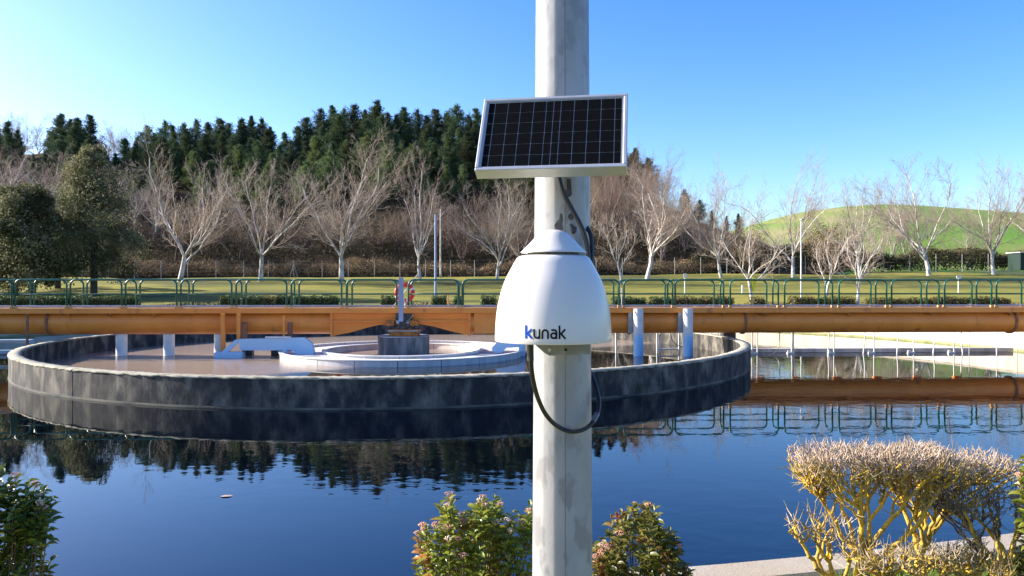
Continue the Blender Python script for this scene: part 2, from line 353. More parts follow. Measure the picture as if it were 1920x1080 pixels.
# forest hill
def interp(t, xs, ys): return float(np.interp(t, xs, ys))
FX = [-900, -200, 0, 60, 130, 190, 260, 340, 450, 560, 600, 700, 900, 1000, 1100, 1190, 1250, 1320, 1380, 1450, 1560]
FY = [285, 285, 288, 292, 285, 296, 312, 312, 300, 300, 278, 272, 280, 290, 320, 352, 385, 420, 440, 458, 480]
def fhill_z(px, d):
    crest = ZP(interp(px, FX, FY), 172); base = lawn_z(XP(px, 101), 101.5)-.3
    t = (d-103)/(172-103)
    if t < 0: return base
    if t <= 1: return base+(crest-base)*(t**.9)
    return crest-(d-172)*.12
V = []; Fs = []; pxs = list(range(-900, 1561, 20)); ds = [100.5, 102.5, 104, 107, 111, 116, 122, 128, 134, 140, 147, 154, 160, 166, 172, 180, 195, 230, 300]
rng = random.Random(3)
for d in ds:
    for px in pxs: V.append((XP(px, d), d, fhill_z(px, d)+(rng.uniform(-.4, .4) if d > 104 else 0)-(.6 if d < 102 else 0)))
n_ = len(pxs)
for j in range(len(ds)-1):
    for i in range(n_-1): Fs.append((j*n_+i, j*n_+i+1, (j+1)*n_+i+1, (j+1)*n_+i))
mb = MB(); mb.add(V, Fs, True); structure('forest_hill', mb.mesh('forest_hill'), M['soil'])
# pasture hill on the right
GX = [1250, 1380, 1440, 1500, 1580, 1650, 1720, 1800, 1900, 2050, 2300]
GY = [470, 430, 412, 398, 387, 382, 384, 390, 397, 408, 430]
V = []; Fs = []; pxs = list(range(1250, 2700, 15)); ds = [104, 115, 130, 150, 175, 200, 225, 245, 260, 280, 320, 420]
for d in ds:
    for px in pxs:
        crest = ZP(interp(px, GX, GY), 262); t = (d-110)/(262-110)
        z = 3.3+(crest-3.3)*(max(t, 0)**1.05) if t < 1 else crest-(d-262)**1.2*.05
        if t > .55 and t < 1: z += (crest-3.3)*.02*math.sin((t-.55)/.45*math.pi)
        V.append((XP(px, d), d, z))
n_ = len(pxs)
for j in range(len(ds)-1):
    for i in range(n_-1): Fs.append((j*n_+i, j*n_+i+1, (j+1)*n_+i+1, (j+1)*n_+i))
mb = MB(); mb.add(V, Fs, True); structure('pasture_hill', mb.mesh('pasture_hill'), M['hillgrass'])
# path strip behind the hedges
mb = MB(); mb.box((0, 56.6, GZ+.035), (130, 1.8, .07))
structure('path', mb, mk('grey_path', (.30, .28, .25), (.22, .2, .18), 3, rough=.9))

# ------------------------------------------------------------------ the round tank
tk = thing('round_tank', 'low round stained concrete tank standing in the middle of the pool', 'tank', (C0.x, C0.y, 0))
RIMZ = .69; NS = 3; a_j = R_(238.2-4)
d_ = Vector((XP(136, 1), 1, 0)); # joint seen at the left
dd = d_.normalized(); bq = dd.dot(C0); t_ = bq-math.sqrt(bq*bq-(C0.length_squared-RT*RT)); pj = dd*t_-C0
aj = math.atan2(pj.y, pj.x); st = 2*math.pi/NS
for k in range(NS):
    a0 = aj+k*st+.0012; a1 = aj+(k+1)*st-.0012
    mb = MB(); mb.lathe([(RT-.30, -.6), (RT-.30, RIMZ-.03), (RT, RIMZ-.03), (RT, -.6)], 80, a0=a0, a1=a1, closed_prof=True)
    obj('wall_segment', mb, M['tank'], tk)
    V = []; Fs = []; rg = random.Random(k)
    mb = MB(); n = 240
    for i in range(n+1):
        a = a0+(a1-a0)*i/n; e = lambda s: rg.uniform(-s, s)
        for r, z in ((RT-.305+e(.01), RIMZ-.03), (RT-.30+e(.012), RIMZ+e(.008)), (RT-.15, RIMZ+.006+e(.006)), (RT+.008+e(.014), RIMZ-.004+e(.010)), (RT+.016+e(.012), RIMZ-.04+e(.02)), (RT-.02, RIMZ-.05)):
            V.append((r*math.cos(a), r*math.sin(a), z))
    for i in range(n):
        for j in range(6): Fs.append((i*6+j, (i+1)*6+j, (i+1)*6+(j+1) % 6, i*6+(j+1) % 6))
    mb.add(V, Fs, True); obj('coping', mb, M['rim'], tk, sharp=False)
mb = MB(); mb.lathe([(RT+.002, .05), (RT+.012, .02), (RT+.014, .0), (RT+.014, -.3)], 160); obj('foot_ledge', mb, M['ledge'], tk)
mb = MB(); mb.lathe([(0, 0), (3, 0), (RT-.3, 0)], 96, smooth=False); o = structure('tank_water', mb, M['scum']); o.location = (C0.x, C0.y, .075)
# small dark outlet box with ladder inside the right end of the tank
ob = thing('outlet_box', 'small dark outlet box against the right end of the tank rim', 'outlet box', (XP(1352, 31.5), 31.5, .08))
mb = MB(); mb.box((.28, 0, .34), (.5, .5, .66), bev=.03); obj('box', mb, M['dark'], ob)
mb = MB(); mb.box((.28, 0, .70), (.6, .58, .05)); obj('lid', mb, M['grey'], ob)
for s in (-.42, -.14):
    mb = MB(); mb.tube([(s, -.1, -.1), (s, -.1, .74)], .02, 6); obj('rail', mb, M['grey'], ob)
for k in range(3):
    mb = MB(); mb.tube([(-.42, -.1, .12+.22*k), (-.14, -.1, .12+.22*k)], .014, 6); obj('rung', mb, M['grey'], ob)

# inner ring channel
rc = thing('ring_channel', 'white low ring channel around the concrete centre pedestal', 'ring channel', (C0.x, C0.y, 0))
NP = 20
for nm, r, npan in (('outer_panel', 4.43, 20), ('inner_panel', 2.93, 16)):
    mb = MB(); s = 2*math.pi/npan
    mb.lathe([(r-.08, -.1), (r-.08, .27), (r, .27), (r, -.1)], 6, a0=0, a1=s-.012/r*2.2, closed_prof=True)
    me = mb.mesh(nm); autosmooth(me)
    for k in range(npan):
        o = obj(nm, me, M['white_conc'], rc); o.rotation_euler.z = k*s+.1
    mb = MB(); mb.lathe([(r-.03, -.1), (r-.03, .262), (r-.05, .262), (r-.05, -.1)], 96, closed_prof=True); obj('joint_seal', mb, M['dark'], rc)
    mb = MB(); mb.lathe([(r-.11, .272), (r-.11, .30), (r+.03, .30), (r+.03, .272)], 128, closed_prof=True); obj('rim_strip', mb, M['white'], rc)
mb = MB(); mb.lathe([(2.94, .15), (2.94, .20), (4.34, .20), (4.34, .15)], 96, closed_prof=True); obj('channel_floor', mb, M['white_conc'], rc)
# pedestal
pd = thing('pedestal', 'dark stained round concrete pedestal in the centre of the tank', 'pedestal', (C0.x, C0.y, 0))
mb = MB(); mb.lathe([(0, .76), (.93, .76), (.95, .74), (.95, -.2)], 48); obj('drum', mb, M['pedestal'], pd)
mb = MB(); mb.lathe([(0, .80), (.90, .80), (.96, .79), (.965, .765), (.94, .762)], 48); obj('cap', mb, M['grey'], pd)

# ------------------------------------------------------------------ the bridge
BA = R_(2.2)
br = thing('pipe_bridge', 'long orange pipe bridge with green railings crossing the tank', 'bridge', (C0.x, C0.y, 0), BA)
bu = Vector((math.cos(BA), math.sin(BA), 0)); bvv = Vector((-math.sin(BA), math.cos(BA), 0))
def bx(px, yo):      # where the sight line through column px meets the bridge plane yo
    q = C0+bvv*yo; k = (px-960)/F
    # q.x + s*cos = k*(q.y + s*sin)
    s = (k*q.y-q.x)/(bu.x-k*bu.y); return s
def bd(px, yo): s = bx(px, yo); return (C0+bvv*yo+bu*s).y
def bp_(px, py, yo): return (bx(px, yo), yo, ZP(py, bd(px, yo)))
DZ = 1.82
XL, XR = -22.0, 24.3
nseg = 12; stp = (XR-XL)/nseg
for k in range(nseg):
    mb = MB(); mb.box((XL+stp*(k+.5), 0, DZ-.03), (stp-.008, 1.16, .05)); obj('deck_plate', mb, M['deck'], br)
for sy in (-1, 1):
    mb = MB(); mb.box(((XL+XR)/2, sy*.585, DZ-.075), (XR-XL, .05, .17)); mb.box(((XL+XR)/2, sy*.56, DZ-.170), (XR-XL, .10, .02)); obj('edge_beam', mb, M['orange'], br)
    mb = MB(); mb.tube([(XL, sy*.50, DZ+.07), (XR, sy*.50, DZ+.07)], .025, 6); obj('kick_rail', mb, M['grey'], br)
# pipes
PZ, PR = 1.30, .44
xa, xb = bx(622, -.5), bx(880, -.5)
rings_px = [88, 300, 1183, 1398, 1905]
def pipe(x0, x1):
    mb = MB(); mb.tube([(x0, 0, PZ), (x1, 0, PZ)], PR, 40); obj('pipe', mb, M['orange'], br)
xs = [XL]+[bx(88, -.4)]+[xa]; pipe(xs[0], xs[1]-.01); pipe(xs[1]+.01, xs[2])
xs = [xb, bx(1183, -.4), bx(1398, -.4), bx(1905, -.4), XR]
for i in range(4): pipe(xs[i]+.01, xs[i+1]-.01)
for px in (88, 1183, 1398, 1905):
    x = bx(px, -.4); mb = MB()
    mb.lathe([(PR-.02, -.04), (PR+.05, -.04), (PR+.05, .04), (PR-.02, .04)], 40, closed_prof=True)
    me = mb.mesh('flange'); me.transform(Matrix.Rotation(R_(90), 4, 'Y')); autosmooth(me)
    o = obj('flange', me, M['rust'], br); o.location = (x, 0, PZ)
# weld seams and gusset clips below the deck edge
for px in (128, 205, 289, 1195, 1357, 1433, 1590, 1745, 1893):
    x = bx(px, -.5); mb = MB(); mb.prism([(x-.10, DZ-.17), (x+.10, DZ-.17), (x+.02, DZ-.32)], 'y', -.52, -.44); obj('gusset', mb, M['orange_d'], br)
for k, px in enumerate((470, 560, 1290, 1470, 1560, 1655, 1830)):
    x = bx(px, -.4); mb = MB(); mb.lathe([(PR-.005, -.012), (PR+.006, -.006), (PR+.006, .006), (PR-.005, .012)], 40)
    me = mb.mesh('weld_seam'); me.transform(Matrix.Rotation(R_(90), 4, 'Y'))
    o = obj('weld_seam', me, M['orange'], br); o.location = (x, 0, PZ)
# haunched plate over the pedestal
def hp(px, py): q = bp_(px, py, -.5); return (q[0], q[2])
for yo in (-.50, .46):
    mb = MB(); mb.prism([(hp(622, 630)), hp(655, 624), hp(690, 614), hp(712, 609), hp(790, 608), hp(812, 612), hp(845, 621), hp(880, 629), (bx(880, -.5), DZ-.19), (bx(622, -.5), DZ-.19)], 'y', yo, yo+.04)
    obj('haunch_plate', mb, M['orange_b'], br)
mb = MB(); mb.box(((xa+xb)/2, -.54, hp(750, 602)[1]), (xb-xa, .08, .05)); obj('plate_flange', mb, M['orange'], br)
for x in (xa, xb):
    mb = MB(); mb.box((x, -.02, PZ-.02), (.07, 1.12, .98)); obj('end_plate', mb, M['orange'], br)
mb = MB(); mb.box((bx(963, -.5), -.0, PZ), (2.9, .88, .86), bev=.02); obj('box_girder', mb, M['orange'], br)
# railings
starts = [25.5+103.6*n for n in range(-2, 7)]+[763+101*n for n in range(0, 5)]+[1263, 1366, 1468, 1570, 1668.5, 1767.8, 1865, 1962, 2058]
def rail_loop(wd):
    z0 = .0; h = 1.02; r = .2; pts = [(0, 0, z0), (0, 0, h-r)]
    for k in range(1, 7): a = math.pi/2*k/6; pts.append((r-r*math.cos(a), 0, h-r+r*math.sin(a)))
    for k in range(0, 7): a = math.pi/2*k/6; pts.append((wd-r+r*math.sin(a), 0, h-r+r*math.cos(a)))
    pts.append((wd, 0, z0)); return pts
wd = 1.80
mb = MB(); mb.tube(rail_loop(wd), .034, 8); rl_me = mb.mesh('railing_loop')
mb = MB(); mb.tube([(.02, 0, .50), (wd-.02, 0, .50)], .026, 6); mr_me = mb.mesh('mid_rail')
mb = MB(); mb.box((0, 0, .035), (.10, .09, .10), bev=.01); ft_me = mb.mesh('foot')
rl_me.materials.append(M['green']); mr_me.materials.append(M['green']); ft_me.materials.append(M['foot'])
for s in starts:
    x = bx(s+3, -.58)
    for yo in (-.585, .585):
        o = obj('railing_panel', rl_me, None, br); o.location = (x, yo, DZ+.01)
        obj('mid_rail', mr_me, None, o)
        for q in (0, wd): f = obj('foot', ft_me, None, o); f.location = (q, 0, 0)
        if 7 < bx(763, -.58)+99: pass
# square tie bars joining the loops
# supports: white columns, right pillars in front, hangers
def column(px, y0, y1, wpx, yo, mat, nm='support_column', n=20):
    x, y, zt = bp_(px, y0, yo); zb = bp_(px, y1, yo)[2]; r = wpx/2/F*bd(px, yo)
    mb = MB(); mb.tube([(x, y, zb), (x, y, zt)], r, n); return obj(nm, mb, mat, br)
m2 = mk('pillar_paint', (.60, .60, .60), (.50, .50, .50), 3, rough=.5)
nn = m2.node_tree.nodes; ll = m2.node_tree.links; pb = nn['Principled BSDF']; src = pb.inputs['Base Color'].links[0].from_socket
tc = nn.new('ShaderNodeTexCoord'); sx = nn.new('ShaderNodeSeparateXYZ'); ll.new(tc.outputs['Object'], sx.inputs[0])
mr = nn.new('ShaderNodeMapRange'); mr.inputs[1].default_value = .98; mr.inputs[2].default_value = .72; ll.new(sx.outputs[2], mr.inputs[0])
mx = nn.new('ShaderNodeMix'); mx.data_type = 'RGBA'; mx.inputs[7].default_value = (.27, .48, .70, 1); ll.new(mr.outputs[0], mx.inputs[0]); ll.new(src, mx.inputs[6]); ll.new(mx.outputs[2], pb.inputs['Base Color'])
for px in (228, 317, 412): column(px, 600, 669, 20, .12, M['white'])
for px in (1197, 1290): column(px, 578.5, 669, 18.5, -.82, m2)
for px in (1183, 1276):
    q = bp_(px, 590, -.6); mb = MB(); mb.box((q[0], -.52, 1.30), (.16, .16, .80)); obj('pillar_bracket', mb, M['grey'], br)
x = bx(52, -.6); mb = MB(); mb.box((x, -.62, 1.0), (.07, .05, 1.25)); mb.box((x+.12, -.62, .78), (.25, .04, .04)); obj('hanger', mb, M['rust'], br)
# scraper frame left of the pedestal: orange legs, blue trough
def blk(nm, px0, px1, py0, py1, yo, dy, mat, par=None):
    x0 = bx(px0, yo); x1 = bx(px1, yo); z1 = bp_((px0+px1)/2, py0, yo)[2]; z0 = bp_((px0+px1)/2, py1, yo)[2]
    mb = MB(); mb.box(((x0+x1)/2, yo+dy/2, (z0+z1)/2), (abs(x1-x0), dy, z1-z0), bev=.008); return obj(nm, mb, mat, par or br)
blk('frame_leg', 413.5, 421, 588, 662, -.80, .12, M['orange'])
blk('frame_leg', 443.5, 450.5, 588, 640, -.80, .12, M['orange'])
blk('frame_leg', 530, 534, 592, 668, -.86, .07, M['orange'])
blk('brown_post', 453, 462, 604, 658, -.74, .14, M['rust'])
blk('brown_post', 539, 547, 604, 658, -.74, .14, M['rust'])
def poly(nm, pts, yo, dy, mat):
    mb = MB(); mb.prism([(bp_(a, b_, yo)[0], bp_(a, b_, yo)[2]) for a, b_ in pts], 'y', yo, yo+dy); return obj(nm, mb, mat, br)
poly('scum_trough', [(447, 636), (570, 633), (584, 643), (588, 658), (588, 670), (562, 671), (548, 657), (450, 657)], -1.05, .24, M['blue'])
poly('diagonal_brace', [(413, 662), (441, 637), (448, 637), (448, 641), (424, 663)], -1.06, .1, M['blue'])
blk('float_box', 401, 453, 661, 674, -1.15, .5, M['blue'])
blk('trough_pipe', 497, 545, 631, 634, -1.12, .06, M['white'])
for a in (454, 508): blk('dark_float', a, a+18, 657, 668, -.7, .3, M['dark'])
blk('blue_post', 530, 536, 655, 690, -1.14, .06, M['blue'])
poly('skimmer_arm', [(923, 660), (923, 652), (936, 638), (985, 638), (985, 668), (973, 668), (973, 652), (950, 652), (940, 662)], -1.0, .2, M['blue'])
# rods hanging below the right half, inside the tank
for px, a, b_ in ((1155, 625, 684), (1232, 625, 676), (1237, 625, 672), (1273, 625, 674)): column(px, a, b_, 3.0, .45, M['white'], 'hanging_rod', 6)
blk('cross_bar', 1232, 1273, 653, 656, .45, .06, M['white'])
# draft pipes and boards hanging from the bridge over the outer pool on the right
PX = [1409, 1420, 1483, 1487.5, 1551, 1563.5, 1617, 1638.7, 1681, 1713, 1748, 1788.5, 1806.7, 1817, 1869, 1907]
rg = random.Random(5)
for i, px in enumerate(PX):
    lean = rg.uniform(-5, 5) if i % 2 == 0 else 0; yo = .75
    a = bp_(px+lean*.8, 610, yo); b2 = bp_(px, 666, yo); mid = [(a[k]+b2[k])/2 for k in range(3)]; mid[0] += lean*.012
    thin = px in (1817, 1907, 1807)
    mb = MB(); mb.tube(catmull([a, mid, (b2[0], b2[1], -.25)], 5), .026 if not thin else .016, 6); obj('draft_pipe', mb, M['white'] if not thin else M['grey'], br)
    if i % 2 == 1 and px < 1800:
        mb = MB(); mb.box((b2[0]-.13, yo-.05, .03), (.27, .10, .06)); mb.box((b2[0]-.2, yo-.05, .10), (.1, .08, .03)); obj('float', mb, M['white'], br)
        mb = MB(); mb.box((a[0]+.12, yo, .99), (.30, .16, .20), bev=.01); obj('clamp_box', mb, M['orange_b'], br)
mb = MB(); x0, x1 = bx(1398, 1.3), bx(1896, 1.3); mb.box(((x0+x1)/2, 1.3, .085), (x1-x0, .25, .15)); obj('baffle_board', mb, M['white_conc'], br)
mb = MB(); x0, x1 = bx(-40, 1.6), bx(60, 1.6); mb.box(((x0+x1)/2, 1.6, .50), (x1-x0, .25, .12)); mb.box(((x0+x1)/2, 1.6, .1), (x1-x0, .25, .12)); obj('blue_rail', mb, M['blue'], br)
mb = MB(); mb.tube(catmull([bp_(1462, 610, .6), bp_(1461, 645, .6), bp_(1455, 658, .6), bp_(1446, 666, .6)], 8), .02, 6); obj('hose', mb, mk('pale_hose', (.6, .55, .35)), br)
mb = MB(); mb.tube(catmull([bp_(1257, 625, .3), bp_(1262, 640, .3), bp_(1275, 649, .3), bp_(1300, 652, .3)], 8), .014, 6); obj('hose', mb, M['cable'], br)

# drive unit on the pedestal with blue mast
dr = thing('drive_unit', 'rusty orange drive unit with a tall blue-grey mast on the pedestal', 'drive unit', (C0.x, C0.y-.2, .80))
def dk(nm, px0, px1, py0, py1, y, dy, mat, bev=.01):
    d = y; x0, x1 = XP(px0, d), XP(px1, d); z1, z0 = ZP(py0, d), ZP(py1, d)
    mb = MB(); mb.box(((x0+x1)/2, y+dy/2, (z0+z1)/2), (x1-x0, dy, z1-z0), bev=bev); return obj(nm, mb, mat, dr, world=True)
yb = 27.95
dk('base_plate', 727, 784, 619, 622, yb, .8, M['grey'])
dk('gear_tub', 729, 783, 622.4, 632.5, yb+.05, .7, M['orange_d'])
dk('rim_plate', 723, 788, 617.3, 619, yb-.03, .9, M['rust'])
dk('motor_box', 722.5, 739, 601, 611, yb, .35, M['orange_d'])
dk('motor_box', 768, 784, 601, 611, yb, .35, M['orange_d'])
for px in (727, 733, 770, 778): dk('motor_foot', px, px+5, 611, 617, yb+.02, .2, M['dark'])
dk('housing', 742, 772, 588, 604, yb+.12, .3, M['dark'])
dk('coupling', 745, 767, 604, 615, yb-.02, .3, M['dark'])
dk('coupling', 750, 760, 611, 617.3, yb-.1, .2, M['dark'])
for px in (743, 762): dk('bolt_plate', px, px+5, 601, 607, yb-.08, .1, M['bluesteel'])
dk('mast', 747.5, 755.5, 520, 603, yb-.30, .14, M['bluesteel'], .004)
mb = MB(); mb.tube(catmull([P(763, 604, yb-.1), P(770, 597, yb-.1), P(775, 589, yb-.1)], 6), .018, 6); obj('lever', mb, M['dark'], dr, world=True)
for s in range(9):
    dk('valve', 738+s*4.2, 740+s*4.2, 614, 617, yb-.04, .06, M['rust' if s % 2 else 'dark'])

# lifebuoy
lb = thing('lifebuoy', 'red and white lifebuoy hanging on the bridge railing beside the mast', 'lifebuoy', P(758.5, 549, 28.75))
def torus(a0, a1, r, rr, n=28):
    mb = MB(); mb.tube([(r*math.cos(a0+(a1-a0)*k/n), 0, r*math.sin(a0+(a1-a0)*k/n)) for k in range(n+1)], rr, 10); return mb
for k in range(4):
    a = k*math.pi/2+.45; obj('red_band', torus(a+.13, a+1.44, .30, .085), M['red'], lb); obj('white_band', torus(a-.12, a+.12, .30, .087, 8), M['white'], lb)
mb = MB(); mb.tube(catmull([(-.22, -.07, .2), (-.05, -.09, -.1), (.0, -.09, -.3), (.03, -.08, -.55), (.05, -.08, -.42), (.1, -.08, -.2)], 6), .016, 6); obj('rope', mb, M['white'], lb)
# ------------------------------------------------------------------ far things: hedges, fence, posts
def rnd(seed): return np.random.default_rng(seed)
def hedge_obj(px0, px1, py0, py1, d, dep, mat, label, seed, group=None, size=.13, name='hedge', dens=170):
    x0, x1 = XP(px0, d), XP(px1, d); zt = ZP(py0, d); zb = ZP(py1, d)
    cx = (x0+x1)/2; L = x1-x0; h = zt-zb
    t = thing(name, label, 'hedge', (cx, d, zb), 0, group); r = rnd(seed)
    mb = MB(); mb.box((0, dep/2, h*.46), (L-.16, dep-.16, h*.90), bev=.12); obj('inner_branches', mb, M['hedge_core'], t)
    n = int(dens*(L*dep+L*h*2)); u = r.random((n, 3)); w = r.integers(0, 6, n)
    jit = r.normal(size=n)*.045; lump = .05*np.sin(u[:, 0]*L*2.1)+.04*np.sin(u[:, 0]*L*5.3+1)
    c = np.empty((n, 3)); c[:, 0] = (u[:, 0]-.5)*L; c[:, 1] = u[:, 1]*dep; c[:, 2] = u[:, 2]*h
    top = w < 2; fr = (w == 2) | (w == 3); bk = w == 4; en = w == 5
    c[top, 2] = h+jit[top]+lump[top]; c[fr, 1] = jit[fr]; c[bk, 1] = dep+jit[bk]
    sgn = np.where(r.random(n) < .5, -1, 1); c[en, 0] = sgn[en]*(L/2+jit[en])
    o = obj('foliage', leaves('foliage', c, r.uniform(.6, 1.3, n)*size, r, .6), mat, t); o['kind'] = 'stuff'
    return t
HD = [(-30, 118, 557, 575, 'hedge', 'low dark clipped hedge at the far left of the lawn edge'),
      (122, 246, 557, 575, 'hedge', 'low dark clipped hedge behind the left railing under the big evergreen'),
      (410, 492, 556, 574, 'hedge', 'dark clipped hedge behind the railing, left of the paler clump'),
      (493, 518, 557, 574, 'hedge_r', 'short yellow-green clipped hedge clump between two dark hedges'),
      (519, 628, 556, 574, 'hedge', 'long dark clipped hedge behind the railing right of the paler clump'),
      (713, 742, 557, 577, 'hedge', 'small square clipped bush just left of the lifebuoy'),
      (809, 836, 557, 577, 'hedge', 'small square clipped bush at the foot of the blue lamp pole'),
      (850, 866, 558, 577, 'hedge', 'narrow clipped bush right of the blue lamp pole'),
      (902, 930, 557, 577, 'hedge', 'small square clipped bush just left of the white sensor dome'),
      (1150, 1212, 559, 576, 'hedge', 'clipped hedge just right of the white sensor dome'),
      (1222, 1262, 559, 576, 'hedge', 'short mottled green clipped hedge behind the pillars'),
      (1264, 1376, 558, 576, 'hedge_r', 'long reddish clipped hedge behind the orange bridge'),
      (1412, 1438, 559, 575, 'hedge_r', 'small yellow-green bush beside the young tree with the yellow tie'),
      (1488, 1562, 559, 575, 'hedge_r', 'yellow-green clipped hedge at the foot of the white lamp pole'),
      (1566, 1606, 559, 575, 'hedge_r', 'short brownish clipped hedge beside the leaning young tree'),
      (1638, 1752, 561, 576, 'hedge_r', 'long mottled yellow hedge behind the right railing'),
      (1760, 1896, 559, 576, 'hedge_r', 'tall mottled yellow hedge at the right end of the lawn edge')]
for i, (a, b_, c, d, mt, lab) in enumerate(HD): hedge_obj(a, b_, c, d, 58.2 if i not in (1, 4) else 58.6, 1.3, M[mt], lab, i+10)
# dry ground-cover bed in front of the lawn
r = rnd(44); n = 22000; c = np.empty((n, 3)); c[:, 0] = r.uniform(-48, 48, n); c[:, 1] = r.uniform(57.8, 61.5, n)
c[:, 2] = np.array([lawn_z(x, y) for x, y in c[:, :2]])+r.uniform(0, .32, n)*(.5+.5*np.sin(c[:, 0]*.7))
tag(obj('ground_cover', leaves('ground_cover', c, .16, r, .45, up=.6), M['bramble']), 'low dry brown ground cover along the near edge of the lawn', 'ground cover', kind='stuff')

# back fence with posts
FY_ = 100.6
fn = thing('wire_fence', 'long wire fence with thin grey posts along the back of the lawn', 'fence', (0, FY_, 0))
fx = [56, 105, 154, 203, 252, 302, 352, 405, 457, 503, 551, 604, 653, 702, 750, 798, 845, 890, 935, 980]+[1118+49*k for k in range(17)]
for px in fx:
    x = XP(px, FY_); zb = lawn_z(x, FY_); mb = MB(); mb.tube([(x, FY_, zb-.2), (x, FY_, zb+2.15)], .035, 6); obj('post', mb, M['grey'], fn, world=True)
for k in range(5):
    pts = [(XP(px, FY_), FY_-.01, lawn_z(XP(px, FY_), FY_)+.25+.46*k) for px in fx]
    mb = MB(); mb.tube(pts, .010, 4); obj('wire', mb, M['wire'], fn, world=True)
for s in (-1, 1):
    x = XP(551, FY_); zb = lawn_z(x, FY_); mb = MB(); mb.tube([(x+s*.5, FY_, zb), (x, FY_, zb+1.7)], .03, 6); obj('brace', mb, M['grey'], fn, world=True)

def lamp(px, py0, py1, d, wpx, mat, label, head=True, nm='lamp_pole'):
    x = XP(px, d); zb = lawn_z(x, d); zt = ZP(py0, d); r = wpx/2/F*d
    t = thing(nm, label, 'lamp pole', (x, d, zb)); mb = MB(); mb.tube([(0, 0, -.2), (0, 0, zt-zb)], [r*1.1, r*.8], 10); obj('pole', mb, mat, t)
    mb = MB(); mb.box((0, 0, .25), (r*3, r*3, .5), bev=.02); obj('base', mb, mat, t)
    if head: mb = MB(); mb.box((0, -.2, zt-zb), (.25, .6, .1), bev=.03); obj('lamp_head', mb, M['grey'], t)
lamp(816.5, 402, 560, 66, 4.2, M['bluesteel'], 'pale blue lamp pole on the lawn right of the lifebuoy', False)
lamp(826, 392, 520, 99, 3.0, M['bark'], 'thin weathered pole just behind the pale blue lamp pole', False)
lamp(1502, 412, 561, 62, 2.6, M['white'], 'slim white lamp pole on the lawn beyond the right bridge', True)
def signpost(px, py0, py1, d, label, wb=6, hb=8):
    x = XP(px, d); zt = ZP(py0, d); zb = lawn_z(x, d)
    t = thing('sign_post', label, 'sign post', (x, d, zb)); mb = MB(); mb.tube([(0, 0, -.1), (0, 0, zt-zb-.1)], .05, 8); obj('post', mb, M['white'], t)
    mb = MB(); mb.box((0, -.08, zt-zb-hb/2/F*d), (wb/F*d, .05, hb/F*d), bev=.01); obj('plate', mb, M['white'], t)
signpost(1284, 513, 550, 72, 'white post with a small plate on the lawn above the reddish hedge')
signpost(1797, 517, 553, 72, 'white post with a small forked head on the right of the lawn', 9, 5)
def stake(px, py0, py1, d, mat, label, lean=0, r=.045):
    x = XP(px, d); zt = ZP(py0, d); zb = max(lawn_z(x, d)-.05, ZP(py1, d))
    t = thing('stake', label, 'stake', (x, d, zb)); mb = MB(); mb.tube([(0, 0, 0), (lean, 0, zt-zb)], r, 7); obj('shaft', mb, mat, t)
    mb = MB(); mb.tube([(lean*.8-.06, -.0, (zt-zb)*.8), (lean*.8+.06, 0, (zt-zb)*.8)], r*1.3, 7); obj('tie', mb, M['white'], t)
stake(1392, 535, 552, 70, M['white'], 'short white stake left of the young tree with the yellow tie', r=.09)
stake(840.5, 553, 578, 57.2, M['orange_b'], 'short orange stake right of the blue lamp pole')
stake(1166, 540, 576, 57.2, M['grey'], 'thin grey stake beside the sensor dome')
stake(735, 512, 578, 57.4, M['bark'], 'long pale pole leaning against the lawn behind the lifebuoy', 2.0, r=.04)
# shed at the right edge
sh = thing('green_shed', 'small dark green shed with a pale notice at the right edge', 'shed', (XP(1937, 99), 99.5, lawn_z(XP(1937, 99), 99)))
mb = MB(); mb.box((0, 0, 1.1), (4.2, 2.5, 2.2), bev=.03); obj('wall', mb, mk('dark_green_boards', (.012, .03, .024), (.02, .04, .03), 3, rough=.6), sh)
mb = MB(); mb.box((0, 0, 2.26), (4.6, 2.9, .10), bev=.02); obj('roof', mb, M['white'], sh)
mb = MB(); mb.box((-1.25, -1.27, 1.55), (.45, .03, .4)); obj('notice', mb, M['white'], sh)
mb = MB(); mb.box((-1.1, -1.27, .35), (.7, .03, .16)); obj('vent', mb, M['white'], sh)
# a few light stones / blossoms at the lawn edge
for i, (px, py, s) in enumerate(((1306, 570, 2.2), (1330, 570, 2.4), (1818, 570, 2.6))):
    d = 57; r = rnd(i); mb = MB(); mb.lathe([(0, 0), (.10*s, .02), (.09*s, .11*s), (.0, .14*s)], 7); o = obj('boulder', mb, M['curb'])
    o.location = (XP(px, d), d, GZ+.06); tag(o, ['pale stone at the foot of the reddish hedge, left one', 'pale stone at the foot of the reddish hedge, right one', 'pale stone in front of the tall hedge at the right'][i], 'stone')

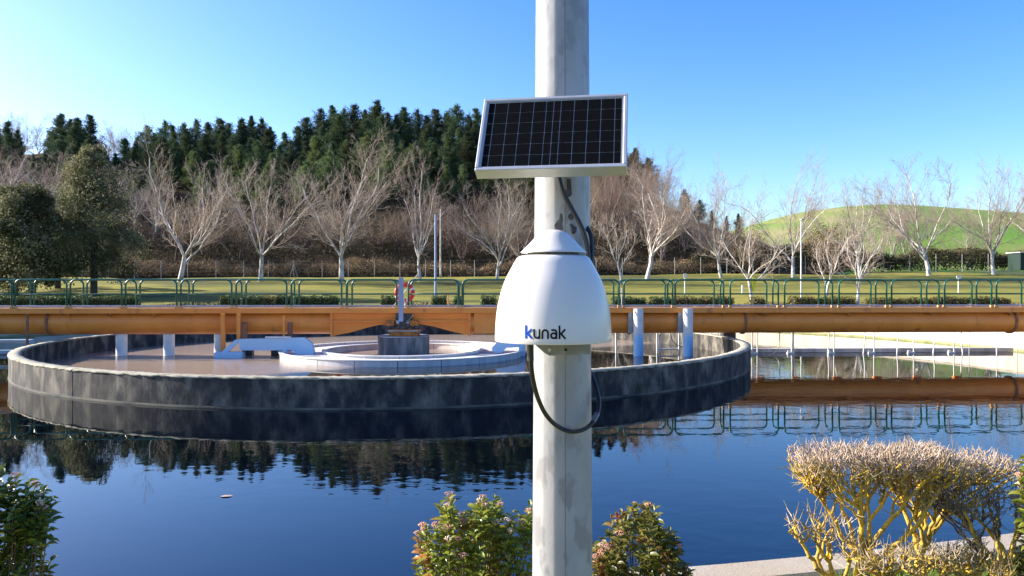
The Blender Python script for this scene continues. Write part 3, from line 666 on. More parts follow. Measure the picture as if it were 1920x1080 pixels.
# ------------------------------------------------------------------ bare trees
def bare_tree_segs(seed, H, trunk=.19, nl=5, spread=38, nch=(0, 10, 8, 6), thick=1.0, lr=.50, wob=.16):
    rg = random.Random(seed); lev = [[], [], [], [], []]
    def nrm(a): L = math.sqrt(a[0]**2+a[1]**2+a[2]**2)+1e-9; return (a[0]/L, a[1]/L, a[2]/L)
    def br_(p, d, L, r, k, tr):
        ns = (3, 7, 5, 4, 3)[k]; stp = L/ns; ps = [(p, r, d)]
        for i in range(ns):
            wb = wob*(1 if k < 3 else 1.3)
            d = nrm((d[0]+rg.gauss(0, wb*(.35 if k == 0 else 1)), d[1]+rg.gauss(0, wb*(.35 if k == 0 else 1)), d[2]+rg.gauss(0, wb)+tr)); q = (p[0]+d[0]*stp, p[1]+d[1]*stp, p[2]+d[2]*stp)
            r2 = r*(.86 if k < 2 else .80); lev[k].append((p, q, r, r2)); p, r = q, r2; ps.append((p, r, d))
        if k < 4:
            nc = nl if k == 0 else nch[k] if k < len(nch) else 0
            for c in range(nc):
                if k == 0: i = ns if c < nl-1 or nl < 4 else ns-1
                else: i = 1+int((c+.6)/nc*ns*.999+rg.uniform(-.4, .4)); i = min(max(i, 1), ns)
                pp, rr, dd_ = ps[i]
                ang = R_(rg.uniform(.5, 1.15)*spread) if k == 0 else R_(rg.uniform(18, 52))
                if k == 0 and c == 0: ang *= .25
                azm = (c*2*math.pi/nl+rg.uniform(-.5, .5)) if k == 0 else rg.uniform(0, 2*math.pi)
                a = (0, 0, 1) if abs(dd_[2]) < .95 else (1, 0, 0)
                u = nrm((dd_[1]*a[2]-dd_[2]*a[1], dd_[2]*a[0]-dd_[0]*a[2], dd_[0]*a[1]-dd_[1]*a[0]))
                v = (dd_[1]*u[2]-dd_[2]*u[1], dd_[2]*u[0]-dd_[0]*u[2], dd_[0]*u[1]-dd_[1]*u[0])
                ca, sa = math.cos(ang), math.sin(ang); cu, su = math.cos(azm)*sa, math.sin(azm)*sa
                nd = (dd_[0]*ca+u[0]*cu+v[0]*su, dd_[1]*ca+u[1]*cu+v[1]*su, dd_[2]*ca+u[2]*cu+v[2]*su)
                if k == 0: nL = H*(1-trunk)*rg.uniform(.72, .98)*(1 if c else .98)
                else: nL = L*(lr if k == 1 else .55)*rg.uniform(.6, 1.1)*(1.15-.45*i/ns)
                nr = rr*(.62 if k == 0 else .55 if k == 1 else .6)
                br_(pp, nd, nL, max(nr, .011*thick), k+1, (.05 if k == 0 else .10))
    br_((0, 0, -.2), nrm((rg.uniform(-.10, .10), rg.uniform(-.05, .05), 1)), H*trunk+.2, .021*H*thick, 0, 0)
    return lev
def bare_meshes(seed, H, **kw):
    lev = bare_tree_segs(seed, H, **kw)
    tr = frusta(lev[0], 10, 'trunk'); li = frusta(lev[1], 6, 'limbs'); tw = frusta(lev[2]+lev[3]+lev[4], 3, 'twigs')
    return tr, li, tw
BT = [bare_meshes(100+i, 15.0, nl=5+i % 3, spread=(34, 42, 32, 38, 46, 38)[i], thick=1.0) for i in range(6)]
YT = [bare_meshes(200+i, 8.0, nl=5, spread=36, trunk=.28, nch=(0, 8, 6, 4), thick=.9) for i in range(3)]
def plant_bare(v, px, d, H, label, rz, group=None, ms=None, H0=15.0, tm=None, wm=None, name='bare_tree', z=None, wide=1.0):
    tr, li, tw = ms[v]; x = XP(px, d); zz = lawn_z(x, d) if z is None else z
    t = thing(name, label, 'tree', (x, d, zz), rz, group); s = H/H0; t.scale = (s*wide, s*wide, s)
    for nm, me, mt in (('trunk', tr, tm or M['bark']), ('limbs', li, tm or M['bark']), ('twigs', tw, wm or M['twig'])):
        o = bpy.data.objects.new(nm, me); COL.objects.link(o); o.parent = t
        if len(me.materials) == 0: me.materials.append(mt)
        if me.materials[0] != mt: o.material_slots[0].link = 'OBJECT'; o.material_slots[0].material = mt
    return t
TR = [(337, 90, 15.3, 1, 'bare pale plane tree with spreading limbs just right of the dark evergreen', 1.0),
      (488, 90, 15.2, 0, 'bare pale plane tree, second to the right of the dark evergreen', .95),
      (641, 90, 15.3, 2, 'bare pale plane tree with a full fan of upright limbs left of the lifebuoy', 1.1),
      (788, 90, 14.2, 3, 'narrow bare plane tree right beside the lamp poles', .72),
      (932, 90, 12.0, 4, 'bare plane tree whose trunk meets the lawn left of the sensor dome', .9),
      (1213, 91, 13.9, 5, 'bare pale plane tree with wide limbs just right of the sensor dome', 1.05),
      (1352, 91, 12.9, 1, 'bare pale plane tree on the lawn behind the second pillar', .85),
      (1487, 91, 13.2, 3, 'bare pale plane tree beside the slim white lamp pole', .85),
      (1613, 91, 12.2, 0, 'bare pale plane tree in front of the left side of the green hill', .9),
      (1742, 92, 13.2, 4, 'wide bare pale plane tree in front of the middle of the green hill', 1.05),
      (1863, 92, 12.2, 2, 'bare leaning plane tree near the right edge before the hill', .95),
      (1995, 92, 12.5, 5, 'bare plane tree whose limbs reach in at the right edge', 1.1)]
for i, (px, d, H, v, lab, wide) in enumerate(TR): plant_bare(v, px, d, H, lab, [.3, 1.7, 2.6, 4.4, 5.2, .9, 3.7, 2.2, 5.0, 2.9, 1.1, 4.0][i], 'bare plane trees along the lawn', BT, wide=wide)
YTR = [(1411, 60, 7.4, 0, 'young bare tree with a yellow tie on its trunk behind the bridge'),
       (1548, 64, 6.6, 1, 'small dense bare tree right of the slim white lamp pole'),
       (1607, 59, 6.4, 2, 'small leaning bare tree at the gap between the hedges'),
       (1165, 84, 7.5, 1, 'small bare tree close to the right side of the grey pole')]
for i, (px, d, H, v, lab) in enumerate(YTR):
    t = plant_bare(v, px, d, H, lab, i*1.9, None, YT, 8.0, name='young_tree', wide=1.15)
    if i == 0:
        mb = MB(); mb.tube([(0, 0, 1.3), (.01, 0, 2.5)], .13, 8); mb.tube([(.1, 0, 2.4), (.28, -.02, 1.5)], .035, 6); obj('tie', mb, mk('yellow_ribbon', (.75, .68, .02), rough=.6), t)
    if i == 2: t.rotation_euler = (0, R_(-7), 3.8)

# ------------------------------------------------------------------ pines
def pine_meshes(seed, H=12.0, n_wh=15, w=2.3, base=.14):
    r = rnd(seed); cs = []; ds_ = []; segs = []
    lean = r.normal(size=2)*.02*H
    def ax(z): t = z/H; return np.array([lean[0]*t*t, lean[1]*t*t, z])
    for k in range(8): segs.append((ax(H*k/8), ax(H*(k+1)/8), .17*(1-k/8)+.02, .17*(1-(k+1)/8)+.02))
    for k in range(n_wh):
        t = base+(1-base)*(k+r.uniform(-.3, .3))/n_wh; z = t*H; f = min(max((t-base)/(1-base), 0), 1)
        rad = w*1.12*(1-f)**.72*(.88+.12*math.sin(f*8+seed))*min(1, .5+f*3)+.15
        for b_ in range(int(r.integers(8, 12))):
            a = r.uniform(0, 2*np.pi); L = rad*r.uniform(.5, 1.25); z = min(t*H+r.uniform(-.5, .5)*H/n_wh*1.5, H*.985); dr_ = np.array([math.cos(a), math.sin(a), r.uniform(.1, .75)])
            p0 = ax(min(z, H)); p1 = p0+dr_*L; segs.append((p0, p1, .035, .012))
            nc = int(5+L*10); u = r.uniform(.15, 1.05, nc)[:, None]
            c = p0+dr_*L*u+r.normal(size=(nc, 3))*np.array([.26, .26, .24])*(.5+.35*L); cs.append(c)
            ds_.append(np.tile(dr_+np.array([0, 0, .55]), (nc, 1)))
    nc = 40; cs.append(ax(H)+r.normal(size=(nc, 3))*np.array([.12, .12, .22])-np.array([0, 0, .35])); ds_.append(np.tile(np.array([0, 0, 1.]), (nc, 1)))
    C = np.concatenate(cs); D = np.concatenate(ds_); k = 6
    C = np.repeat(C, k, 0)+r.normal(size=(len(C)*k, 3))*.13; D = np.repeat(D, k, 0)
    cr = leaves('crown', C, r.uniform(.2, .42, len(C)), r, .30, dirs=D+r.normal(size=D.shape)*.5)
    return cr, frusta(segs, 4, 'trunk')
PN = [pine_meshes(300+i, 12.0, w=(3.0, 2.5, 3.4, 2.7, 3.7, 2.9)[i], n_wh=(15, 17, 13, 15, 12, 17)[i]) for i in range(6)]
for cr, tr in PN: cr.materials.append(M['pine']); tr.materials.append(M['pinebark'])
rg = random.Random(11); np_ = 0
def zone(px):
    return ', in the clump at the far left' if px < 125 else ', above the tall evergreen oak' if px < 222 else ', above the first two plane trees' if px < 480 else ', above the third plane tree' if px < 700 else ', just left of the solar panel' if px < 890 else ', right of the pole'
def plant_pine(px, d, H, label, group='pines of the hillside wood', z=None, s=1.0, young=False):
    v = rg.randrange(6); zz = fhill_z(px, d)-.4 if z is None else z
    t = thing('pine_tree', label, 'pine tree', (XP(px, d), d, zz), rg.uniform(0, 6.28), group)
    k = H/12.0; wsc = k*rg.uniform(.78, 1.3)*s; t.scale = (wsc, wsc, k)
    o = obj('crown', PN[v][0], None, t); obj('trunk', PN[v][1], None, t)
    if young: o.material_slots[0].link = 'OBJECT'; o.material_slots[0].material = M['pine_y']
# treetop line of the crest: column -> row of the top
TPX = [-60, 0, 30, 55, 95, 125, 160, 185, 205, 235, 290, 355, 400, 450, 510, 545, 575, 600, 640, 690, 740, 800, 850, 900, 1000, 1150, 1195, 1215, 1240, 1270, 1300, 1340, 1390]
TPY = [250, 226, 240, 292, 232, 214, 214, 240, 285, 258, 240, 226, 236, 222, 226, 240, 222, 196, 200, 196, 204, 206, 206, 208, 215, 262, 272, 292, 322, 345, 372, 405, 430]
px = -60
while px < 1215:
    if not (38 < px < 78 or 188 < px < 222):
        d = rg.uniform(160, 174); top = interp(px, TPX, TPY)+rg.uniform(-9, 14); H = ZP(top, d)-fhill_z(px, d)+.4
        H = min(max(H, 6), 19); plant_pine(px, d, H, 'dark green pine on the hill crest'+zone(px))
    px += rg.uniform(15, 26)
for row, (d0, d1, off, stp) in enumerate(((150, 159, 22, 27), (138, 149, 48, 30), (127, 137, 82, 36))):
    px = -60+row*9
    while px < 1190-row*25:
        lo = interp(px, TPX, TPY); keep = px > 240 or row < 2
        if row == 2 and (px < 560 and rg.random() < .55): keep = False
        if row == 1 and px < 320 and rg.random() < .5: keep = False
        if keep:
            d = rg.uniform(d0, d1); top = lo+off+rg.uniform(-12, 22); H = min(max(ZP(top, d)-fhill_z(px, d), 5), 15)
            plant_pine(px, d, H, ['dark green pine just below the hill crest', 'green pine halfway up the wooded hill', 'lighter green pine low on the wooded hill'][row]+zone(px), s=1.08, young=(row == 2 or (row == 1 and rg.random() < .4)))
        px += stp*rg.uniform(.7, 1.3)
for px, d, top in ((1285, 165, 352), (1312, 168, 372), (1335, 166, 392), (1362, 168, 405), (1386, 168, 398), (1300, 150, 395)):
    plant_pine(px, d, max(ZP(top, d)-fhill_z(px, d), 4), 'small dark pine on the right shoulder of the wooded hill', 'small pines on the hill shoulder')
# bare trees among the woods
rg2 = random.Random(21)
for k in range(15):
    px = [15, 45, 72, 205, 222, 240, 20, 95, 130, 165, 215, 255, 180, 290, 60][k]; d = [176, 176, 178, 178, 176, 170, 135, 128, 122, 132, 126, 120, 140, 118, 120][k]
    plant_bare(rg2.randrange(6), px, d, rg2.uniform(8, 11.5), 'bare grey-brown tree on the left of the wooded hill', rg2.uniform(0, 6), 'bare trees on the left of the hill', BT, z=fhill_z(px, d)-.3, wide=1.2)
for k in range(30):
    px = 1105+k*9.3+rg2.uniform(-6, 6); d = rg2.uniform(105, 140); H = rg2.uniform(8.5, 13)*(1 if px < 1260 else .62)
    plant_bare(rg2.randrange(6), px, d, H, 'dense reddish-brown bare tree at the foot of the hill right of the pole', rg2.uniform(0, 6), 'red-brown bare trees at the hill foot', BT, wm=M['twig_far'], tm=M['twig'], z=fhill_z(px, d)-.3, wide=.85)
for px, H in ((865, 9.5), (955, 11), (980, 11.5), (1000, 10)):
    plant_bare(rg2.randrange(6), px, rg2.uniform(102.5, 108), H, 'reddish bare tree behind the fence left of the pole', rg2.uniform(0, 6), 'reddish bare trees behind the fence', BT, wm=M['twig_far'], tm=M['twig'], wide=.8)
for k, px in enumerate((270, 330, 395, 450, 520, 575, 610, 700, 745, 800, 850, 905)):
    plant_bare(k % 6, px, rg2.uniform(104, 118), rg2.uniform(6, 9.5), 'thin bare scrub tree on the shaded slope behind the fence', rg2.uniform(0, 6), 'bare scrub trees behind the fence', BT, tm=M['pinebark'], wm=M['twig_far'], z=fhill_z(px, 110)-.6, wide=1.1)
for px, H, lab in ((1672, 21, 'tall slender bare poplar behind the hill hedge, left of the pair'), (1700, 20, 'tall slender bare poplar behind the hill hedge, right of the pair'), (1640, 15, 'bare tree between the plane trees before the green hill'), (1822, 13, 'bare tree behind the dark hedgerow near the right edge'), (1450, 12, 'bare tree at the left foot of the green hill')):
    plant_bare(rg2.randrange(6), px, 122, H*.72, lab, 1+px, None, BT, wm=M['twig'], z=3.6, wide=.7 if H > 18 else 1)

# undergrowth on the slope: masses of thin twigs and dull leaves
def scatter_twigs(name, n, fpos, L, r0, rng, up=.8, sides=3):
    A = fpos(n); d = rng.normal(size=(n, 3)); d[:, 2] = np.abs(d[:, 2])+up; d /= np.linalg.norm(d, axis=1)[:, None]
    B = A+d*rng.uniform(.4, 1, n)[:, None]*L
    return frusta(list(zip(A, B, np.full(n, r0), np.full(n, r0*.3))), sides, name)
r = rnd(60)
def on_slope(n):
    px = r.uniform(-160, 1400, n); d = 103+(r.random(n)**1.4)*45
    z = np.array([fhill_z(a, b_) for a, b_ in zip(px, d)]); return np.stack([(px-960)/F*d, d, z+r.random(n)**2*1.2], 1)
tag(obj('undergrowth', scatter_twigs('undergrowth', 26000, on_slope, 2.4, .022, r), M['bramble_d']), 'tangled dark brown undergrowth covering the wooded slope', 'undergrowth', kind='stuff')
n = 30000; c = on_slope(n); c[:, 2] += r.random(n)*.9
tag(obj('scrub_leaves', leaves('scrub_leaves', c, r.uniform(.2, .45, n), r, .5), M['bramble_g']), 'dull evergreen scrub mixed into the slope undergrowth', 'scrub', kind='stuff')
# bramble bank behind the fence
def bank_h(x): return 1.75+.35*math.sin(x*.23)+.30*math.sin(x*.61+1)+.2*math.sin(x*1.7)
n = 26000; x = r.uniform(-66, 27, n); yy = r.uniform(101.2, 104.5, n)
hh = np.array([bank_h(a) for a in x]); z0 = np.array([lawn_z(a, 101.5) for a in x])
u = r.random(n)**.5; prof = np.sqrt(np.clip(1-((yy-102.8)/1.9)**2, 0, 1)); c = np.stack([x, yy, z0+hh*(.15+.85*prof)*u*1.1], 1)
bk = thing('bramble_bank', 'brown dry bramble bank behind the wire fence', 'brambles', (0, 102.8, 3.6)); bk['kind'] = 'stuff'
def banktw(n): return c[:n]
o = obj('leaves', leaves('leaves', c, r.uniform(.12, .3, n), r, .5), M['bank'], bk, world=True); o['kind'] = 'stuff'
o = obj('stems', scatter_twigs('stems', 9000, banktw, .7, .016, r, .3), M['bank'], bk, world=True); o['kind'] = 'stuff'
# dark hedgerow on the right
n = 34000; x = r.uniform(24, 92, n); yy = r.uniform(102, 106, n); z0 = np.array([lawn_z(a, 101.5) for a in x])
hh = 2.5+.4*np.sin(x*.35)+.35*np.sin(x*.9+2)+.2*np.sin(x*2.3)+np.where(x < 47, 0.9*np.sin((x-24)/23*np.pi), 0)
c = np.stack([x, yy, z0+hh*r.random(n)**.6], 1)
hr = thing('dark_hedgerow', 'dark olive hedgerow along the foot of the green hill', 'hedgerow', (58, 104, 4.5)); hr['kind'] = 'stuff'
o = obj('leaves', leaves('leaves', c, r.uniform(.16, .4, n), r, .55), M['bramble_g'], hr, world=True); o['kind'] = 'stuff'
cc = c[r.integers(0, n, 7000)].copy()
o = obj('twigs', scatter_twigs('twigs', 7000, lambda k: cc[:k], 1.1, .02, r, .7), M['bramble'], hr, world=True); o['kind'] = 'stuff'
# round brown bush before the hill at the right of the lamp
def blob_shrub(px, d, w_, h_, nleaf, mt, label, size, tw=0, z=None, name='shrub', seed=1, stemw=.06):
    r = rnd(seed); x = XP(px, d); zb = lawn_z(x, min(d, 101.5)) if z is None else z
    t = thing(name, label, 'shrub', (x, d, zb)); q = r.normal(size=(nleaf, 3)); q /= np.linalg.norm(q, axis=1)[:, None]
    lump = 1+.12*np.sin(q[:, 0]*7+seed)+.12*np.sin(q[:, 2]*9+q[:, 1]*5); q *= (lump*(.55+.5*r.random(nleaf)**.5))[:, None]
    q = q*np.array([w_/2, w_/2, h_/2])+np.array([0, 0, h_*.52])
    if nleaf: o = obj('foliage', leaves('foliage', q, r.uniform(.6, 1.3, nleaf)*size, r, .5), mt, t); o['kind'] = 'stuff'
    segs = []
    for k in range(tw):
        a = q[k % len(q)]; b0 = np.array([r.normal()*.15*w_*.3, r.normal()*.1*w_*.3, 0.]); m_ = (b0+a)/2+r.normal(size=3)*.1*w_; m_[2] = max(m_[2], .1)
        segs += [(b0, m_, stemw, stemw*.7), (m_, a, stemw*.7, stemw*.2)]
    if segs: obj('stems', frusta(segs, 4, 'stems'), M['twig_far'], t)
    return t
blob_shrub(1560, 103, 8.0, 6.2, 9000, M['bramble'], 'large round tangled brown shrub behind the slim white lamp pole', .22, 160, seed=5)
blob_shrub(1400, 103, 5.5, 6.0, 3500, M['bramble'], 'rounded brown shrub behind the young tree with the yellow tie', .2, 160, seed=6)

# ------------------------------------------------------------------ big evergreens on the left
def evergreen(px, d, H, w_, n, mt, label, seed, size=.26, trunks=((0, 0),), z0=.14, cone=.5, clumps=70):
    r = rnd(seed); x = XP(px, d); t = thing('evergreen_tree', label, 'tree', (x, d, lawn_z(x, d)))
    f = r.random(clumps)**.85; zc = H*(z0+(1-z0)*f*.95); env = r.uniform(.55, 1.28, clumps)*np.clip((1-f)**cone*(.35+2.2*np.minimum(f+.12, .4)), .06, 1.1)
    a = r.uniform(0, 6.28, clumps); rad = w_/2*env*(r.random(clumps)**.38)*.98
    cc = np.stack([rad*np.cos(a), rad*np.sin(a), zc], 1); cs_ = (.17+.26*r.random(clumps))*(.5+env)*w_/6
    k = r.integers(0, clumps, n); q = r.normal(size=(n, 3)); q /= np.linalg.norm(q, axis=1)[:, None]; q *= (r.random(n)**.33)[:, None]
    c = cc[k]+q*(cs_[k]*2.0)[:, None]*np.array([1, 1, 1.05])
    o = obj('crown', leaves('crown', c, r.uniform(.6, 1.3, n)*size, r, .5), mt, t)
    for tx, ty in trunks:
        mb = MB(); mb.tube([(tx, ty, -.2), (tx*.9, ty, H*.3), (tx*.3, ty*.5, H*.6), (0, 0, H*.9)], [.32, .26, .16, .04], 10); obj('trunk', mb, M['pinebark'], t)
    segs = [(np.array([0, 0, H*.25+cc[j, 2]*.45]), cc[j], .07, .02) for j in range(clumps)]
    obj('limbs', frusta(segs, 5, 'limbs'), M['pinebark'], t); return t
evergreen(176, 72, 14.3, 9.4, 46000, M['oak'], 'tall dark conical evergreen oak rising over the left railing', 71, .20, ((0, 0),), .14, .6, 130)
evergreen(45, 71, 10.2, 9.6, 32000, M['oak'], 'broad grey-green evergreen tree at the left edge', 72, .27, ((-.9, 0), (.7, .1)), .12, .38, 100)
evergreen(-75, 74, 11.0, 6.5, 22000, M['oak'], 'grey-green evergreen tree partly cut by the left edge', 73, .24, ((0, 0),), .1, .4, 60)
evergreen(108, 80, 7.5, 5.5, 14000, M['oak'], 'lower grey-green evergreen filling the gap between the two large ones', 74, .22, ((0, 0),), .1, .4, 40)

# ------------------------------------------------------------------ foreground shrubs
def leaf_shape(L=.058, W=.026):
    V = [(0, 0, 0), (.35*L, W*.5, .010*L/.05), (.35*L, 0, 0.0), (.35*L, -W*.5, .010*L/.05), (.72*L, W*.42, .006*L/.05), (.72*L, 0, -.003), (.72*L, -W*.42, .006*L/.05), (L, 0, -.009*L/.05)]
    Fs = [(0, 2, 1), (0, 3, 2), (1, 2, 5, 4), (2, 3, 6, 5), (4, 5, 7), (5, 6, 7)]
    return V, Fs
LV, LF = leaf_shape()
def leaf_mesh(mt):
    mb = MB(); mb.add(LV, LF, True); me = mb.mesh('leaf'); me.materials.append(mt); return me
def blossom_mesh(mt, seed, rad=.027):
    r = random.Random(seed); mb = MB()
    for k in range(30):
        a = r.uniform(0, 6.28); q = math.sqrt(r.random())*rad; z = .010+.008*(1-(q/rad)**2)+r.uniform(-.002, .002); s = r.uniform(.0026, .0042)
        x, y = q*math.cos(a), q*math.sin(a)
        mb.add([(x, y, z-s), (x+s, y, z), (x, y+s, z), (x-s, y, z), (x, y-s, z), (x, y, z+s)], [(0, 2, 1), (0, 3, 2), (0, 4, 3), (0, 1, 4), (5, 1, 2), (5, 2, 3), (5, 3, 4), (5, 4, 1)], True)
    for k in range(7):
        a = r.uniform(0, 6.28); q = rad*.7; mb.tube([(0, 0, -.02), (q*math.cos(a), q*math.sin(a), .008)], .0012, 4)
    me = mb.mesh('flower_cluster'); me.materials.append(mt); return me
BM = [blossom_mesh(M['bud'], 1), blossom_mesh(M['bud'], 2, .021), blossom_mesh(M['budw'], 3, .02)]
def viburnum(px, d, top, wpx, mt, label, seed, nsh=60, flowers=30, lean=0, prof=None, ground=.90, zskew=None):
    rg = random.Random(seed); x0 = XP(px, d); H = ZP(top, d)-ground; W = wpx/F*d
    t = thing('flowering_shrub', label, 'shrub', (x0, d, ground)); lm = leaf_mesh(mt); lf = []; stems = []; heads = []
    for k in range(nsh):
        for _ in range(60):
            u = rg.uniform(-1, 1); v = rg.uniform(-1, 1)
            if u*u+v*v <= 1: break
        top_h = H*(prof(u) if prof else (1-.28*abs(u)**2.2))*(1-.2*v*v)
        hz = top_h*rg.uniform(.35, 1.0)**.6 if k > nsh*.35 else top_h*rg.uniform(.9, 1.0)
        tip = Vector((u*W/2+lean*hz, v*W*.38, hz)); base = Vector((u*W*.10, v*W*.08, -.05)); mid = base.lerp(tip, .55)+Vector((rg.gauss(0, .015), rg.gauss(0, .015), -.02))
        pts = catmull([base, mid, tip], 5); stems += [(tuple(pts[i]), tuple(pts[i+1]), .006*(1-i/12), .006*(1-(i+1)/12)) for i in range(len(pts)-1)]
        ax = (pts[-1]-pts[-3]).normalized(); ax = (ax+Vector((0, 0, .7))).normalized()
        nl = rg.randint(13, 19)
        for q in range(nl):
            back = (q//2)*.019; p = tip-ax*back; 
            az_ = q*math.pi/2+(q//2)*.4+rg.uniform(-.4, .4); elv = rg.uniform(.1, .9)-(.25 if q > 6 else 0)
            dv = Vector((math.cos(az_)*math.cos(elv), math.sin(az_)*math.cos(elv), math.sin(elv)))
            lf.append((p, dv, rg.uniform(.62, 1.15)*(.72 if q < 3 else 1), rg.uniform(-.6, .6)))
        if k < flowers: heads.append((tip+ax*.012, ax, rg.choice((0, 1, 1, 2)), rg.uniform(.55, 1.0)))
    obj('stems', frusta(stems, 5, 'stems'), M['stem'], t)
    def mat_of(p, dv, s, roll):
        zx = dv.normalized(); up = Vector((0, 0, 1)); y = up.cross(zx)
        y = y.normalized() if y.length > .05 else Vector((0, 1, 0)); z = zx.cross(y)
        y2 = y*math.cos(roll)+z*math.sin(roll); z2 = zx.cross(y2)
        m_ = Matrix((zx*s, y2*s, z2*s)).transposed().to_4x4(); m_.translation = p; return m_
    lf.sort(key=lambda a: a[0].y-a[0].z*.35-(0.0))
    first = lf[:280]; rest = lf[280:]
    for a in first:
        o = bpy.data.objects.new('leaf', lm); COL.objects.link(o); o.parent = t; o.matrix_basis = mat_of(*a)
    if rest:
        mats = np.array([np.array(mat_of(*a)) for a in rest]); LVh = np.concatenate([np.array(LV), np.ones((8, 1))], 1)
        V = np.einsum('nij,kj->nki', mats, LVh)[:, :, :3].reshape(-1, 3)
        tri = np.array([(0, 2, 1), (0, 3, 2), (1, 2, 5), (1, 5, 4), (2, 3, 6), (2, 6, 5), (4, 5, 7), (5, 6, 7)])
        T = (np.arange(len(rest))*8)[:, None, None]+tri[None]
        o = obj('foliage', mesh_uniform('foliage', V, T.reshape(-1, 3), True), mt, t); o['kind'] = 'stuff'
    for p, ax, v, s in heads:
        o = bpy.data.objects.new('flower_cluster', BM[v]); COL.objects.link(o); o.parent = t; o.location = p; o.scale = (s, s, s)
        o.rotation_euler = ax.to_track_quat('Z', 'Y').to_euler()
    return t
viburnum(893, 3.55, 938, 240, M['leafA'], 'green flowering shrub with pink bud clusters just left of the pole', 1, 104, 34, prof=lambda u: 1-.13*abs(u)**3+.05*math.sin(u*9))
viburnum(1200, 3.75, 926, 205, M['leafB'], 'reddish green flowering shrub just right of the pole', 2, 84, 15, prof=lambda u: 1.0-.50*abs(u+.05)**1.35+.03*math.sin(u*13))
viburnum(6, 3.3, 880, 180, M['leafC'], 'dark green shrub with small orange buds at the lower left edge', 3, 105, 16, prof=lambda u: 1.0-.16*abs(u)**2)
viburnum(2052, 3.5, 775, 150, M['leafA'], 'flowering shrub tip reaching in at the right edge', 4, 60, 22, lean=-.17)
viburnum(1950, 3.9, 995, 80, M['leafB'], 'low reddish shrub at the lower right edge', 6, 26, 3)

def lichen_shrub(px, d, topz, w_, dep, label, seed, ground=.90, nlim=7, nlead=46, ntip=2600, base_h=.22, tilt=0, dark=False, cx=0):
    rg = random.Random(seed); x0 = XP(px, d); H = topz-ground; t = thing('pruned_shrub', label, 'shrub', (x0, d, ground))
    big = []; med = []; tips = []
    fork = Vector((.02, 0, base_h)); trunk = [Vector((-.01, 0, -.06)), Vector((.0, 0, base_h*.5)), fork]
    for i in range(2): big.append((tuple(trunk[i]), tuple(trunk[i+1]), .029-.004*i, .026-.004*i))
    leads = []
    def chain(a, b_, r0, r1, out, nsg=6, bow=.0, jit=.012):
        pm = a.lerp(b_, .45)+Vector((rg.gauss(0, jit*2), rg.gauss(0, jit*2), bow)); ps = catmull([a, pm, b_], nsg//2+1)
        ps = [p+Vector((rg.gauss(0, jit*.45), rg.gauss(0, jit*.45), rg.gauss(0, jit*.3))) if 0 < i < len(ps)-1 else p for i, p in enumerate(ps)]
        m_ = len(ps)-1
        for i in range(m_): out.append((tuple(ps[i]), tuple(ps[i+1]), r0+(r1-r0)*i/m_, r0+(r1-r0)*(i+1)/m_))
        return ps
    for k in range(nlim):
        u = (k+.5)/nlim*2-1; tip = Vector((cx+u*w_*.40+rg.gauss(0, .02), rg.uniform(-.5, .5)*dep, H*(.76+rg.uniform(-.08, .08))))
        ps = chain(fork+Vector((0, 0, rg.uniform(-.08, .05))), tip, rg.uniform(.012, .021), .007, big, 8, -.04*abs(u))
        leads.append(ps)
    targets = []
    for k in range(nlead):
        u = rg.uniform(-1, 1); v = rg.uniform(-1, 1); tg = Vector((cx+u*w_/2, v*dep/2, H*rg.uniform(.84, .93)-abs(u)**3*.05+tilt*u)); targets.append(tg)
        best = min((p for ps in leads for p in ps[1:]), key=lambda p: (p-tg).length*(1+.6*max(0, (p.z-tg.z)/.1))+abs(p.z-tg.z+H*.45)*.9)
        ps = chain(best, tg, .0085, .0035, med, 6, .0, .014)
        for q in range(10):
            p = ps[rg.randrange(1, len(ps))]; dv = Vector((rg.gauss(0, 1), rg.gauss(0, 1), rg.gauss(.5, .8))).normalized()*rg.uniform(.04, .11)
            tips.append((tuple(p), tuple(p+dv*.5+Vector((0, 0, .006))), .003, .0022)); tips.append((tuple(p+dv*.5+Vector((0, 0, .006))), tuple(p+dv+Vector((0, 0, .02))), .0022, .001))
    tt = []
    for k in range(ntip):
        u = rg.uniform(-1, 1); v = rg.uniform(-1, 1); e = 1-.25*abs(v)**3
        zt = H*(.945+.012*math.sin(u*11+seed)+rg.uniform(-.02, .02))+tilt*u-abs(u)**8*.05; zb = zt-(.015+.12*rg.random()**2)*(1-.4*abs(u))
        p = Vector((cx+u*w_/2*1.0+rg.gauss(0, .008), v*dep/2*e, zb)); dv = Vector((u*.4+rg.gauss(0, .45), v*.3+rg.gauss(0, .45), rg.uniform(.5, 1.1))).normalized(); L = rg.uniform(.025, .055)
        m_ = p+dv*L*.6; e2 = m_+(dv+Vector((rg.gauss(0, .4), rg.gauss(0, .4), .5))).normalized()*L*.6
        tt.append((tuple(p), tuple(m_), .0036, .0028)); tt.append((tuple(m_), tuple(e2), .0028, .001))
    mats = (M['lichen'], M['lichen_twig'], M['greytwig']) if not dark else (M['lichen'], M['lichen_twig'], M['darktwig'])
    obj('trunk', frusta(big, 8, 'trunk'), mats[0], t); obj('branches', frusta(med, 5, 'branches'), mats[0] if not dark else M['darktwig'], t, kind='stuff')
    o = obj('side_twigs', frusta(tips, 3, 'side_twigs'), mats[1], t, kind='stuff')
    o = obj('twig_tips', frusta(tt, 3, 'twig_tips'), mats[2], t, kind='stuff')
    return t
lichen_shrub(1607, 4.25, ZP(828, 4.25), .86, .42, 'flat-topped pruned bare shrub with yellow lichen trunk by the curb', 7, nlim=8, nlead=110, ntip=1300, cx=.10, base_h=.26)
lichen_shrub(1722, 4.45, ZP(838, 4.45), .95, .40, 'second flat-topped bare shrub with yellow lichen behind the first', 8, nlim=7, nlead=84, ntip=850, cx=.12, base_h=.25, tilt=-.02)
